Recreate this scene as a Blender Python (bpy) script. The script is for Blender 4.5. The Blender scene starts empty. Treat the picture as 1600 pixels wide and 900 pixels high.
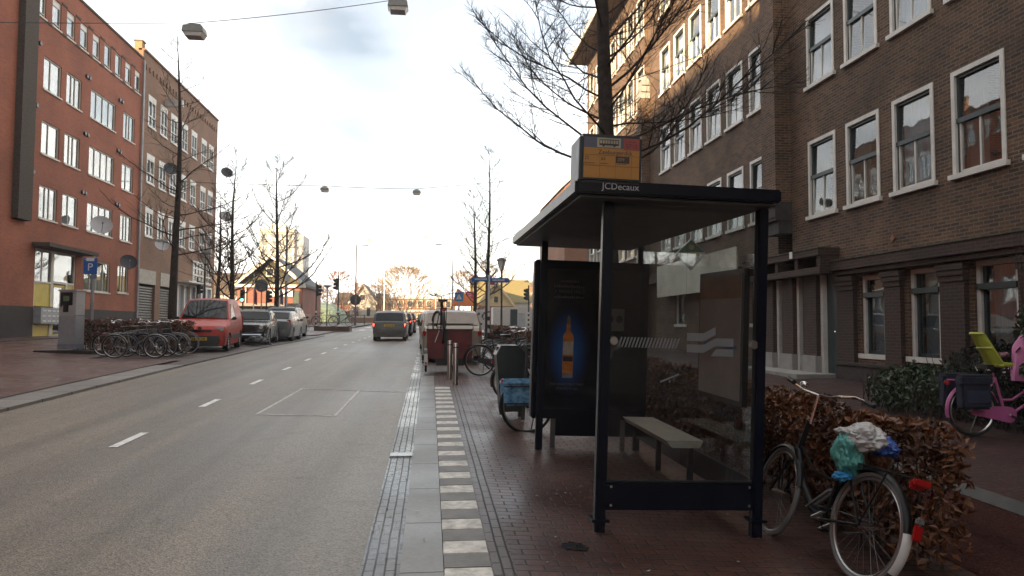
import bpy, bmesh, math, random
from mathutils import Vector, Matrix, noise
from math import sin, cos, pi, radians, sqrt, atan2
import bisect

C = bpy.context.scene
COL = C.collection
rnd = random.Random(7)

# ------------------------------------------------------------------ camera, sky, sun, exposure
cam_d = bpy.data.cameras.new('camera')
cam = bpy.data.objects.new('camera', cam_d)
COL.objects.link(cam)
C.camera = cam
cam_d.sensor_width = 36.0
cam_d.lens = 36.0 * 1155.0 / 1600.0
cam_d.clip_start = .05
cam_d.clip_end = 3000
_c = Vector((672 - 800, 450 - 509, -1155.0)).normalized()      # street direction in camera axes
_z = Vector((sin(.010), cos(.010), 0)); _z = (_z - _c * _z.dot(_c)).normalized()
_x = _c.cross(_z)
_R = Matrix((_x, _c, _z))
cam.matrix_world = Matrix.Translation((0, 0, 1.6)) @ _R.to_4x4()

SUN_AZ, SUN_EL = radians(40), radians(10.3)      # light travels towards +Y turned 40 degrees to +X
world = bpy.data.worlds.new('World'); C.world = world
world.use_nodes = True
wn = world.node_tree; wn.nodes.clear()
def _n(t, k, **kw):
    n = t.nodes.new(k)
    for a, b in kw.items(): setattr(n, a, b)
    return n
sky = _n(wn, 'ShaderNodeTexSky', sky_type='NISHITA', sun_disc=False)
sky.sun_elevation = SUN_EL; sky.sun_rotation = pi + SUN_AZ
sky.air_density = 1.0; sky.dust_density = .6; sky.ozone_density = 1.2
gc = _n(wn, 'ShaderNodeTexCoord')
sep = _n(wn, 'ShaderNodeSeparateXYZ'); wn.links.new(gc.outputs['Generated'], sep.inputs[0])
# flatten the direction onto a cloud layer
addz = _n(wn, 'ShaderNodeMath', operation='MAXIMUM'); addz.inputs[1].default_value = .03
wn.links.new(sep.outputs['Z'], addz.inputs[0])
addz2 = _n(wn, 'ShaderNodeMath', operation='ADD'); addz2.inputs[1].default_value = .16
wn.links.new(addz.outputs[0], addz2.inputs[0])
dx = _n(wn, 'ShaderNodeMath', operation='DIVIDE'); dy = _n(wn, 'ShaderNodeMath', operation='DIVIDE')
wn.links.new(sep.outputs['X'], dx.inputs[0]); wn.links.new(addz2.outputs[0], dx.inputs[1])
wn.links.new(sep.outputs['Y'], dy.inputs[0]); wn.links.new(addz2.outputs[0], dy.inputs[1])
cmb = _n(wn, 'ShaderNodeCombineXYZ')
wn.links.new(dx.outputs[0], cmb.inputs[0]); wn.links.new(dy.outputs[0], cmb.inputs[1])
SKY_OFFSET = (0.35, 1.2, .0)
mp = _n(wn, 'ShaderNodeMapping'); mp.inputs['Location'].default_value = SKY_OFFSET
wn.links.new(cmb.outputs[0], mp.inputs[0])
nz = _n(wn, 'ShaderNodeTexNoise'); nz.inputs['Scale'].default_value = .85; nz.inputs['Detail'].default_value = 7; nz.inputs['Roughness'].default_value = .55
wn.links.new(mp.outputs[0], nz.inputs['Vector'])
# clear sky opens to the sides, the street ahead is under cloud
rampc = _n(wn, 'ShaderNodeValToRGB')
rampc.color_ramp.elements[0].position = .40; rampc.color_ramp.elements[0].color = (0, 0, 0, 1)
rampc.color_ramp.elements[1].position = .60; rampc.color_ramp.elements[1].color = (1, 1, 1, 1)
wn.links.new(nz.outputs['Fac'], rampc.inputs[0])
hz = _n(wn, 'ShaderNodeMapRange'); hz.inputs['From Min'].default_value = .06; hz.inputs['From Max'].default_value = .30
hz.inputs['To Min'].default_value = .92; hz.inputs['To Max'].default_value = 0
wn.links.new(sep.outputs['Z'], hz.inputs['Value'])
mx = _n(wn, 'ShaderNodeMath', operation='MAXIMUM')
wn.links.new(rampc.outputs[0], mx.inputs[0]); wn.links.new(hz.outputs[0], mx.inputs[1])
nz2 = _n(wn, 'ShaderNodeTexNoise'); nz2.inputs['Scale'].default_value = 1.3; nz2.inputs['Detail'].default_value = 5
wn.links.new(mp.outputs[0], nz2.inputs['Vector'])
rc2 = _n(wn, 'ShaderNodeValToRGB')
CLOUD_LO, CLOUD_HI = (3.3, 3.5, 3.9, 1), (9.5, 9.3, 9.0, 1)
rc2.color_ramp.elements[0].position = .30; rc2.color_ramp.elements[1].position = .52
rc2.color_ramp.elements[0].color = (.30, .31, .33, 1); rc2.color_ramp.elements[1].color = (1, .965, .915, 1)
wn.links.new(nz2.outputs['Fac'], rc2.inputs[0])
CLOUD = 8.0
# cloud graded for the light: bright ahead, unseen sky behind dimmed for contrast
fb = _n(wn, 'ShaderNodeMapRange'); fb.inputs['From Min'].default_value = -.5; fb.inputs['From Max'].default_value = .85
fb.inputs['To Min'].default_value = .42 * CLOUD; fb.inputs['To Max'].default_value = 1.75 * CLOUD
wn.links.new(sep.outputs['Y'], fb.inputs['Value'])
cm = _n(wn, 'ShaderNodeVectorMath', operation='SCALE'); wn.links.new(fb.outputs[0], cm.inputs['Scale'])
wn.links.new(rc2.outputs[0], cm.inputs[0])
# blue openings in the cloud, by direction
last = mx.outputs[0]
for dvec, r0, r1, amt in (((.135, .926, .353), .955, .995, .75), ((-.55, .75, .36), .90, .985, .85), ((-.9, .1, .45), .75, .97, .9)):
    dp = _n(wn, 'ShaderNodeVectorMath', operation='DOT_PRODUCT'); dp.inputs[1].default_value = Vector(dvec).normalized(); wn.links.new(gc.outputs['Generated'], dp.inputs[0])
    m1 = _n(wn, 'ShaderNodeMapRange'); m1.inputs['From Min'].default_value = r0; m1.inputs['From Max'].default_value = r1; m1.inputs['To Min'].default_value = 0; m1.inputs['To Max'].default_value = amt
    wn.links.new(dp.outputs['Value'], m1.inputs['Value'])
    m2 = _n(wn, 'ShaderNodeMath', operation='SUBTRACT', use_clamp=True); wn.links.new(last, m2.inputs[0]); wn.links.new(m1.outputs[0], m2.inputs[1]); last = m2.outputs[0]
veil = _n(wn, 'ShaderNodeMath', operation='MAXIMUM'); veil.inputs[1].default_value = .36; wn.links.new(last, veil.inputs[0]); last = veil.outputs[0]
# grey bellies of cloud high over the street
lastc = cm.outputs[0]
for dvec, r0, r1, amt in (((-.06, .915, .40), .975, .9985, .84), ((-.10, .97, .22), .988, .9995, .5)):
    dp = _n(wn, 'ShaderNodeVectorMath', operation='DOT_PRODUCT'); dp.inputs[1].default_value = Vector(dvec).normalized(); wn.links.new(gc.outputs['Generated'], dp.inputs[0])
    m1 = _n(wn, 'ShaderNodeMapRange'); m1.inputs['From Min'].default_value = r0; m1.inputs['From Max'].default_value = r1; wn.links.new(dp.outputs['Value'], m1.inputs['Value'])
    nm = _n(wn, 'ShaderNodeMapRange'); nm.inputs['From Min'].default_value = .32; nm.inputs['From Max'].default_value = .55; wn.links.new(nz2.outputs['Fac'], nm.inputs['Value'])
    m2 = _n(wn, 'ShaderNodeMath', operation='MULTIPLY'); wn.links.new(m1.outputs[0], m2.inputs[0]); wn.links.new(nm.outputs[0], m2.inputs[1])
    m3 = _n(wn, 'ShaderNodeMath', operation='MULTIPLY_ADD'); m3.inputs[1].default_value = -amt; m3.inputs[2].default_value = 1; wn.links.new(m2.outputs[0], m3.inputs[0])
    s3 = _n(wn, 'ShaderNodeVectorMath', operation='SCALE'); wn.links.new(lastc, s3.inputs[0]); wn.links.new(m3.outputs[0], s3.inputs['Scale']); lastc = s3.outputs[0]
mixs = _n(wn, 'ShaderNodeMix', data_type='RGBA')
wn.links.new(last, mixs.inputs['Factor'])
wn.links.new(sky.outputs[0], mixs.inputs['A']); wn.links.new(lastc, mixs.inputs['B'])
bg = _n(wn, 'ShaderNodeBackground'); bg.inputs['Strength'].default_value = .075
wn.links.new(mixs.outputs['Result'], bg.inputs['Color'])
wo = _n(wn, 'ShaderNodeOutputWorld'); wn.links.new(bg.outputs[0], wo.inputs['Surface'])

sd = bpy.data.lights.new('sun', 'SUN'); sd.energy = 5.0; sd.angle = radians(.6); sd.color = (1, .74, .45)
sun = bpy.data.objects.new('sun', sd); COL.objects.link(sun)
sun.rotation_euler = Vector((sin(SUN_AZ) * cos(SUN_EL), cos(SUN_AZ) * cos(SUN_EL), -sin(SUN_EL))).to_track_quat('-Z', 'Y').to_euler()

vs = C.view_settings
vs.view_transform = 'Standard'; vs.look = 'None'; vs.gamma = 1; vs.use_curve_mapping = False
vs.exposure = 2.0
C.display_settings.display_device = 'sRGB'
C.cycles.max_bounces = 8; C.cycles.transparent_max_bounces = 16
C.cycles.glossy_bounces = 3; C.cycles.diffuse_bounces = 3; C.cycles.transmission_bounces = 4
C.cycles.use_denoising = True
C.cycles.sample_clamp_indirect = 4
C.cycles.caustics_reflective = False; C.cycles.caustics_refractive = False

# ------------------------------------------------------------------ materials
MATS = {}
def _mk(name):
    m = bpy.data.materials.new(name); m.use_nodes = True
    t = m.node_tree; p = t.nodes['Principled BSDF']
    return m, t, p
def mat(name, col, rough=.6, metal=0., var=.18, scale=5., bump=0., spec=.5, coat=0., rvar=0., bscale=None, hue=None):
    """plain surface with a little uneven tone, grime and roughness"""
    if name in MATS: return MATS[name]
    m, t, p = _mk(name)
    tc = _n(t, 'ShaderNodeTexCoord')
    nz = _n(t, 'ShaderNodeTexNoise'); nz.inputs['Scale'].default_value = scale; nz.inputs['Detail'].default_value = 6; nz.inputs['Roughness'].default_value = .6
    t.links.new(tc.outputs['Object'], nz.inputs['Vector'])
    rp = _n(t, 'ShaderNodeValToRGB')
    a = [max(0, c * (1 - var * 1.6)) for c in col]; b = [min(1, c * (1 + var)) for c in col]
    if hue: b = hue
    rp.color_ramp.elements[0].position = .3; rp.color_ramp.elements[1].position = .7
    rp.color_ramp.elements[0].color = (*a, 1); rp.color_ramp.elements[1].color = (*b, 1)
    t.links.new(nz.outputs['Fac'], rp.inputs[0]); t.links.new(rp.outputs[0], p.inputs['Base Color'])
    p.inputs['Roughness'].default_value = rough; p.inputs['Metallic'].default_value = metal
    p.inputs['Specular IOR Level'].default_value = spec
    p.inputs['Coat Weight'].default_value = coat; p.inputs['Coat Roughness'].default_value = .06
    if rvar:
        mr = _n(t, 'ShaderNodeMapRange'); mr.inputs['To Min'].default_value = max(.03, rough - rvar); mr.inputs['To Max'].default_value = min(1, rough + rvar)
        mr.inputs['From Min'].default_value = .3; mr.inputs['From Max'].default_value = .7
        t.links.new(nz.outputs['Fac'], mr.inputs['Value']); t.links.new(mr.outputs[0], p.inputs['Roughness'])
    if bump:
        n2 = _n(t, 'ShaderNodeTexNoise'); n2.inputs['Scale'].default_value = bscale or scale * 6; n2.inputs['Detail'].default_value = 4
        t.links.new(tc.outputs['Object'], n2.inputs['Vector'])
        bp = _n(t, 'ShaderNodeBump'); bp.inputs['Strength'].default_value = bump; bp.inputs['Distance'].default_value = .02
        t.links.new(n2.outputs['Fac'], bp.inputs['Height']); t.links.new(bp.outputs[0], p.inputs['Normal'])
    MATS[name] = m
    return m

def brick(name, c1, c2, mortar, bw=.215, rh=.0625, ms=.010, floor=False, rough=.85, wet=0., var=.25, bump=.4, stains=.25, rot=0., scalebig=.35, offset=.5):
    """brick, paver or tile bond laid out in metres on walls (along the wall, up) or on the ground"""
    m, t, p = _mk(name)
    g = _n(t, 'ShaderNodeNewGeometry')
    s = _n(t, 'ShaderNodeSeparateXYZ'); t.links.new(g.outputs['Position'], s.inputs[0])
    cb = _n(t, 'ShaderNodeCombineXYZ')
    if floor:
        t.links.new(s.outputs['X'], cb.inputs[0]); t.links.new(s.outputs['Y'], cb.inputs[1])
    else:
        ad = _n(t, 'ShaderNodeMath', operation='ADD'); t.links.new(s.outputs['X'], ad.inputs[0]); t.links.new(s.outputs['Y'], ad.inputs[1])
        t.links.new(ad.outputs[0], cb.inputs[0]); t.links.new(s.outputs['Z'], cb.inputs[1])
    vec = cb.outputs[0]
    if rot:
        mpp = _n(t, 'ShaderNodeMapping'); mpp.inputs['Rotation'].default_value = (0, 0, rot); mpp.inputs['Location'].default_value = (0, rh / 2 if rh > 3 else 0, 0); t.links.new(vec, mpp.inputs[0]); vec = mpp.outputs[0]
    # slightly uneven courses
    wz = _n(t, 'ShaderNodeTexNoise'); wz.inputs['Scale'].default_value = 2.2; t.links.new(vec, wz.inputs['Vector'])
    wa = _n(t, 'ShaderNodeVectorMath', operation='MULTIPLY_ADD'); wa.inputs[1].default_value = (.012, .012, 0)
    t.links.new(wz.outputs['Color'], wa.inputs[0]); t.links.new(vec, wa.inputs[2])
    bt = _n(t, 'ShaderNodeTexBrick'); bt.offset = offset
    bt.inputs['Color1'].default_value = (*c1, 1); bt.inputs['Color2'].default_value = (*c2, 1); bt.inputs['Mortar'].default_value = (*mortar, 1)
    bt.inputs['Scale'].default_value = 1; bt.inputs['Brick Width'].default_value = bw; bt.inputs['Row Height'].default_value = rh
    bt.inputs['Mortar Size'].default_value = ms; bt.inputs['Mortar Smooth'].default_value = .2; bt.inputs['Bias'].default_value = -.1
    t.links.new(wa.outputs[0], bt.inputs['Vector'])
    big = _n(t, 'ShaderNodeTexNoise'); big.inputs['Scale'].default_value = scalebig; big.inputs['Detail'].default_value = 6; big.inputs['Roughness'].default_value = .65
    t.links.new(g.outputs['Position'], big.inputs['Vector'])
    fine = _n(t, 'ShaderNodeTexNoise'); fine.inputs['Scale'].default_value = 30; fine.inputs['Detail'].default_value = 3
    t.links.new(g.outputs['Position'], fine.inputs['Vector'])
    mr = _n(t, 'ShaderNodeMapRange'); mr.inputs['From Min'].default_value = .3; mr.inputs['From Max'].default_value = .7; mr.inputs['To Min'].default_value = 1 - stains * 1.3; mr.inputs['To Max'].default_value = 1 + stains * .7
    t.links.new(big.outputs['Fac'], mr.inputs['Value'])
    mf = _n(t, 'ShaderNodeMapRange'); mf.inputs['From Min'].default_value = .3; mf.inputs['From Max'].default_value = .7; mf.inputs['To Min'].default_value = 1 - var; mf.inputs['To Max'].default_value = 1 + var
    t.links.new(fine.outputs['Fac'], mf.inputs['Value'])
    mm = _n(t, 'ShaderNodeMath', operation='MULTIPLY'); t.links.new(mr.outputs[0], mm.inputs[0]); t.links.new(mf.outputs[0], mm.inputs[1])
    sc = _n(t, 'ShaderNodeVectorMath', operation='SCALE'); t.links.new(bt.outputs['Color'], sc.inputs[0]); t.links.new(mm.outputs[0], sc.inputs['Scale'])
    t.links.new(sc.outputs[0], p.inputs['Base Color'])
    p.inputs['Roughness'].default_value = rough
    if wet:
        wn_ = _n(t, 'ShaderNodeTexNoise'); wn_.inputs['Scale'].default_value = .9; wn_.inputs['Detail'].default_value = 5; wn_.inputs['Roughness'].default_value = .6
        t.links.new(g.outputs['Position'], wn_.inputs['Vector'])
        wr = _n(t, 'ShaderNodeMapRange'); wr.inputs['From Min'].default_value = .38; wr.inputs['From Max'].default_value = .62; wr.inputs['To Min'].default_value = rough; wr.inputs['To Max'].default_value = rough - wet
        t.links.new(wn_.outputs['Fac'], wr.inputs['Value'])
        wm = _n(t, 'ShaderNodeMath', operation='MULTIPLY_ADD'); wm.inputs[1].default_value = .25
        t.links.new(bt.outputs['Fac'], wm.inputs[0]); t.links.new(wr.outputs[0], wm.inputs[2])
        t.links.new(wm.outputs[0], p.inputs['Roughness'])
    inv = _n(t, 'ShaderNodeMath', operation='SUBTRACT'); inv.inputs[0].default_value = 1; t.links.new(bt.outputs['Fac'], inv.inputs[1])
    hm = _n(t, 'ShaderNodeMath', operation='MULTIPLY_ADD'); hm.inputs[1].default_value = .35; t.links.new(fine.outputs['Fac'], hm.inputs[0]); t.links.new(inv.outputs[0], hm.inputs[2])
    bp = _n(t, 'ShaderNodeBump'); bp.inputs['Strength'].default_value = bump; bp.inputs['Distance'].default_value = .008
    t.links.new(hm.outputs[0], bp.inputs['Height']); t.links.new(bp.outputs[0], p.inputs['Normal'])
    MATS[name] = m
    return m

def glass(name, tint=(.85, .9, .9), ior=1.6, floor_reflect=0.0, dirt=.0, dirtcol=(.3, .3, .3)):
    m, t, p = _mk(name); t.nodes.remove(p)
    tr = _n(t, 'ShaderNodeBsdfTransparent'); tr.inputs[0].default_value = (*tint, 1)
    gl = _n(t, 'ShaderNodeBsdfGlossy'); gl.inputs['Roughness'].default_value = .02
    tc = _n(t, 'ShaderNodeNewGeometry'); nz = _n(t, 'ShaderNodeTexNoise'); nz.inputs['Scale'].default_value = 1.1
    t.links.new(tc.outputs['Position'], nz.inputs['Vector'])
    bp = _n(t, 'ShaderNodeBump'); bp.inputs['Strength'].default_value = .12; bp.inputs['Distance'].default_value = .03
    t.links.new(nz.outputs['Fac'], bp.inputs['Height']); t.links.new(bp.outputs[0], gl.inputs['Normal'])
    fr = _n(t, 'ShaderNodeFresnel'); # the pane's far face must not act as an inside face: same index from both sides
    mi = _n(t, 'ShaderNodeMapRange'); mi.inputs['To Min'].default_value = ior; mi.inputs['To Max'].default_value = 1 / ior
    t.links.new(tc.outputs['Backfacing'], mi.inputs['Value']); t.links.new(mi.outputs[0], fr.inputs['IOR'])
    ad = _n(t, 'ShaderNodeMath', operation='ADD', use_clamp=True); ad.inputs[1].default_value = floor_reflect; t.links.new(fr.outputs[0], ad.inputs[0])
    mxs = _n(t, 'ShaderNodeMixShader'); t.links.new(ad.outputs[0], mxs.inputs[0]); t.links.new(tr.outputs[0], mxs.inputs[1]); t.links.new(gl.outputs[0], mxs.inputs[2])
    out = t.nodes['Material Output']; last = mxs.outputs[0]
    if dirt:
        df = _n(t, 'ShaderNodeBsdfDiffuse'); df.inputs[0].default_value = (*dirtcol, 1)
        n2 = _n(t, 'ShaderNodeTexNoise'); n2.inputs['Scale'].default_value = 4; n2.inputs['Detail'].default_value = 8; t.links.new(tc.outputs['Position'], n2.inputs['Vector'])
        mr = _n(t, 'ShaderNodeMapRange'); mr.inputs['From Min'].default_value = .4; mr.inputs['From Max'].default_value = .75; mr.inputs['To Min'].default_value = dirt * .3; mr.inputs['To Max'].default_value = dirt
        t.links.new(n2.outputs['Fac'], mr.inputs['Value'])
        m2 = _n(t, 'ShaderNodeMixShader'); t.links.new(mr.outputs[0], m2.inputs[0]); t.links.new(last, m2.inputs[1]); t.links.new(df.outputs[0], m2.inputs[2]); last = m2.outputs[0]
    t.links.new(last, out.inputs['Surface'])
    MATS[name] = m
    return m

def emit(name, col, s):
    m, t, p = _mk(name)
    p.inputs['Base Color'].default_value = (*col, 1); p.inputs['Emission Color'].default_value = (*col, 1); p.inputs['Emission Strength'].default_value = s
    MATS[name] = m
    return m

# ------------------------------------------------------------------ mesh builder
class MB:
    def __init__(s): s.v = []; s.f = []; s.T = Matrix.Identity(4)
    def add(s, vs, fs):
        o = len(s.v); s.v += [tuple(s.T @ Vector(p)) for p in vs]; s.f += [tuple(i + o for i in f) for f in fs]; return s
    def box(s, x0, x1, y0, y1, z0, z1):
        if x0 > x1: x0, x1 = x1, x0
        if y0 > y1: y0, y1 = y1, y0
        if z0 > z1: z0, z1 = z1, z0
        return s.add([(x0, y0, z0), (x1, y0, z0), (x1, y1, z0), (x0, y1, z0), (x0, y0, z1), (x1, y0, z1), (x1, y1, z1), (x0, y1, z1)],
                     [(0, 3, 2, 1), (4, 5, 6, 7), (0, 1, 5, 4), (1, 2, 6, 5), (2, 3, 7, 6), (3, 0, 4, 7)])
    def obox(s, c, size, rot=None, b=0):
        """box about c, optionally turned, with bevelled edges"""
        bm = bmesh.new(); bmesh.ops.create_cube(bm, size=1)
        for v in bm.verts: v.co = Vector((v.co.x * size[0], v.co.y * size[1], v.co.z * size[2]))
        if b: bmesh.ops.bevel(bm, geom=bm.edges[:], offset=b, segments=2, affect='EDGES')
        M = Matrix.Translation(c) @ (rot or Matrix.Identity(4))
        bm.verts.index_update()
        s.add([M @ v.co for v in bm.verts], [[v.index for v in f.verts] for f in bm.faces]); bm.free(); return s
    def quad(s, a, b, c, d): return s.add([a, b, c, d], [(0, 1, 2, 3)])
    def tube(s, pts, r, n=8, cap=True, closed=False):
        pts = [Vector(p) for p in pts]; k = len(pts)
        rs = r if isinstance(r, (list, tuple)) else [r] * k
        vs = []; fs = []; up = None
        for i, p in enumerate(pts):
            a = pts[(i - 1) % k] if (closed or i > 0) else p; b = pts[(i + 1) % k] if (closed or i < k - 1) else p
            d = (b - a).normalized()
            if up is None: up = Vector((0, 0, 1)) if abs(d.z) < .9 else Vector((1, 0, 0))
            u = d.cross(up)
            if u.length < 1e-5: u = d.orthogonal()
            u.normalize(); w = u.cross(d); up = w
            for j in range(n):
                t = 2 * pi * j / n; vs.append(p + u * (cos(t) * rs[i]) + w * (sin(t) * rs[i]))
        for i in range(k if closed else k - 1):
            i2 = (i + 1) % k
            for j in range(n):
                j2 = (j + 1) % n; fs.append((i * n + j, i * n + j2, i2 * n + j2, i2 * n + j))
        if cap and not closed: fs.append(tuple(range(n - 1, -1, -1))); fs.append(tuple((k - 1) * n + j for j in range(n)))
        return s.add(vs, fs)
    def cyl(s, a, b, r0, r1=None, n=16): return s.tube([a, b], [r0, r0 if r1 is None else r1], n)
    def lathe(s, prof, n=20, c=(0, 0, 0), axis='z'):
        vs = []; fs = []
        for (r, h) in prof:
            for j in range(n):
                t = 2 * pi * j / n; x, y = cos(t) * r, sin(t) * r
                q = (x, y, h) if axis == 'z' else ((x, h, y) if axis == 'y' else (h, x, y))
                vs.append((q[0] + c[0], q[1] + c[1], q[2] + c[2]))
        for i in range(len(prof) - 1):
            for j in range(n):
                j2 = (j + 1) % n; fs.append((i * n + j, i * n + j2, (i + 1) * n + j2, (i + 1) * n + j))
        return s.add(vs, fs)
    def ring(s, c, R, r, axis='y', n=32, m=8, a0=0, a1=2 * pi):
        pts = []; full = abs(a1 - a0 - 2 * pi) < 1e-6
        for i in range(n if full else n + 1):
            t = a0 + (a1 - a0) * i / n
            x, y = cos(t) * R, sin(t) * R
            q = (x, 0, y) if axis == 'y' else ((x, y, 0) if axis == 'z' else (0, x, y))
            pts.append((c[0] + q[0], c[1] + q[1], c[2] + q[2]))
        return s.tube(pts, r, m, closed=full)
    def prism(s, poly, fn, t0, t1):
        """extrude a 2-D outline; fn(u, v, t) gives the 3-D point"""
        k = len(poly)
        vs = [fn(u, v, t0) for u, v in poly] + [fn(u, v, t1) for u, v in poly]
        fs = [tuple(range(k - 1, -1, -1)), tuple(range(k, 2 * k))] + [(i, (i + 1) % k, k + (i + 1) % k, k + i) for i in range(k)]
        return s.add(vs, fs)
    def ball(s, c, r, n=12, m=8):
        rx, ry, rz = r if isinstance(r, (tuple, list)) else (r, r, r)
        vs = []; fs = []
        for i in range(m + 1):
            a = pi * i / m
            for j in range(n):
                t = 2 * pi * j / n; vs.append((c[0] + rx * sin(a) * cos(t), c[1] + ry * sin(a) * sin(t), c[2] + rz * cos(a)))
        for i in range(m):
            for j in range(n):
                j2 = (j + 1) % n; fs.append((i * n + j, i * n + j2, (i + 1) * n + j2, (i + 1) * n + j))
        return s.add(vs, fs)
    def build(s, name, m=None, parent=None, smooth=False, angle=40, fix=True):
        me = bpy.data.meshes.new(name); me.from_pydata(s.v, [], s.f); me.update()
        if fix and len(s.f) < 20000:
            bm = bmesh.new(); bm.from_mesh(me); bmesh.ops.remove_doubles(bm, verts=bm.verts, dist=1e-5)
            bmesh.ops.recalc_face_normals(bm, faces=bm.faces); bm.to_mesh(me); bm.free()
        if smooth:
            me.shade_smooth(); me.set_sharp_from_angle(angle=radians(angle))
        if m: me.materials.append(m)
        o = bpy.data.objects.new(name, me); COL.objects.link(o)
        if parent: attach(o, parent)
        return o

def tag(o, label=None, cat=None, group=None, kind=None):
    if label: o['label'] = label
    if cat: o['category'] = cat
    if group: o['group'] = group
    if kind: o['kind'] = kind
    return o
LOCAL = set()
def attach(o, parent):
    """parts of things built at world coordinates keep them; parts of local things share their thing's frame"""
    o.parent = parent
    r = parent
    while r.parent: r = r.parent
    if r.name in LOCAL or parent.parent: return
    o.matrix_parent_inverse = Matrix.Translation(-Vector(r.location))
def thing(name, label, cat, loc=(0, 0, 0), group=None, local=False, rz=0):
    o = bpy.data.objects.new(name, None); COL.objects.link(o); o.empty_display_size = .2
    o.location = loc; o.rotation_euler = (0, 0, rz)
    if local: LOCAL.add(o.name)
    return tag(o, label, cat, group)
def copy_tree(o, parent=None):
    c = o.copy(); COL.objects.link(c)
    if parent: c.parent = parent; c.matrix_parent_inverse = o.matrix_parent_inverse.copy()
    elif o.name in LOCAL: LOCAL.add(c.name)
    for ch in list(o.children): copy_tree(ch, c)
    return c
def structure(o): o['kind'] = 'structure'; return o

def text(s, size, M, m, name, parent, depth=.002, align='CENTER', sx=1.0):
    cu = bpy.data.curves.new('lettering', 'FONT'); cu.body = s; cu.size = size; cu.align_x = align; cu.align_y = 'CENTER'; cu.extrude = depth; cu.resolution_u = 3
    o = bpy.data.objects.new('tmp', cu); COL.objects.link(o)
    dg = bpy.context.evaluated_depsgraph_get()
    me = bpy.data.meshes.new_from_object(o.evaluated_get(dg)); bpy.data.objects.remove(o)
    mb = MB(); mb.T = M @ Matrix.Diagonal((sx, 1, 1, 1))
    mb.add([v.co for v in me.vertices], [tuple(p.vertices) for p in me.polygons])
    bpy.data.meshes.remove(me)
    return mb.build(name, m, parent, fix=False)
# frames for lettering: facing the camera (-Y), facing +X, facing -X
def F_back(x, y, z): return Matrix.Translation((x, y, z)) @ Matrix.Rotation(pi / 2, 4, 'X')
def F_px(x, y, z): return Matrix.Translation((x, y, z)) @ Matrix.Rotation(pi / 2, 4, 'Z') @ Matrix.Rotation(pi / 2, 4, 'X')
def F_nx(x, y, z): return Matrix.Translation((x, y, z)) @ Matrix.Rotation(-pi / 2, 4, 'Z') @ Matrix.Rotation(pi / 2, 4, 'X')

# ------------------------------------------------------------------ ground heights: the street climbs to a bridge
PY = [-60, 0, 15, 19, 22, 25.5, 30, 40, 58, 100, 160, 1500]
PZ = [-1.8, 0, .45, .56, .63, .70, .80, .91, 1.22, 1.82, 2.6, 2.6]
def interp(x, xs, ys):
    if x <= xs[0]: return ys[0]
    if x >= xs[-1]: return ys[-1]
    i = bisect.bisect_right(xs, x) - 1
    return ys[i] + (ys[i + 1] - ys[i]) * (x - xs[i]) / (xs[i + 1] - xs[i])
def gz(x, y):
    z = interp(y, PY, PZ)
    u = min(1, max(0, (-x - 8) / 9)); z += .2 * u * u * (3 - 2 * u)
    if x > .5:
        z += interp(x, [.5, 3.2, 5.0, 5.1, 9, 30], [0, -.17, -.17, -.09, .03, .03])
    return z
YS = sorted(set(PY[1:-1] + [-12, -6, -3, 2, 4, 6, 8, 10, 12.5, 17, 24, 28, 34, 46, 52, 66, 74, 85, 120, 140]))
def sheet(name, x0, x1, y0, y1, dz, m, xs=()):
    X = sorted({x0, x1} | {x for x in (-17.5, -15, -12.5, -10, -8, .5, 2, 3.5, 5.0, 5.1, 7, 9) if x0 < x < x1} | set(xs))
    Y = [y0] + [y for y in YS if y0 < y < y1] + [y1]
    mb = MB(); n = len(X)
    mb.add([(x, y, gz(x, y) + dz) for y in Y for x in X], [(j * n + i, j * n + i + 1, (j + 1) * n + i + 1, (j + 1) * n + i) for j in range(len(Y) - 1) for i in range(n - 1)])
    o = mb.build(name, m); return structure(o)
def strip(name, x0, x1, y0, y1, top, m, bottom=-.3):
    """a kerb or slab row with real thickness that follows the ground"""
    Y = [y0] + [y for y in YS if y0 < y < y1] + [y1]; mb = MB()
    vs = []
    for y in Y:
        a, b = gz(x0, y), gz(x1, y)
        vs += [(x0, y, a + bottom), (x1, y, b + bottom), (x1, y, b + top), (x0, y, a + top)]
    fs = []
    for i in range(len(Y) - 1):
        for k in range(4): fs.append((i * 4 + k, i * 4 + (k + 1) % 4, (i + 1) * 4 + (k + 1) % 4, (i + 1) * 4 + k))
    fs += [(3, 2, 1, 0), tuple(len(vs) - 4 + k for k in range(4))]
    mb.add(vs, fs); return structure(mb.build(name, m))
# ------------------------------------------------------------------ palette
B_red = brick('red_brick', (.43, .115, .048), (.31, .082, .038), (.25, .135, .09), stains=.22)
B_brown = brick('brown_brick', (.30, .155, .085), (.225, .115, .066), (.22, .155, .11), stains=.2)
B_dark = brick('dark_brick', (.155, .080, .042), (.048, .030, .021), (.18, .135, .095), stains=.42, ms=.011, bw=.22, rh=.066, scalebig=.55)
B_plinth = brick('plinth_brick', (.062, .046, .040), (.045, .034, .03), (.05, .042, .036), stains=.2)
B_porch = brick('porch_brick', (.07, .036, .026), (.042, .024, .02), (.08, .062, .05), stains=.25)
B_orange = brick('orange_brick', (.36, .15, .075), (.28, .115, .06), (.25, .17, .12), stains=.2)
P_wet = brick('wet_red_pavers', (.098, .045, .034), (.066, .033, .027), (.014, .012, .010), bw=.205, rh=.098, ms=.007, floor=True, rough=.5, wet=.22, bump=.5, stains=.35, scalebig=.8)
P_edge = brick('edge_pavers', (.085, .052, .042), (.062, .04, .034), (.015, .013, .012), bw=.205, rh=.065, ms=.007, floor=True, rough=.5, wet=.15, bump=.5, stains=.3, scalebig=.8, rot=pi/2)
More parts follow.
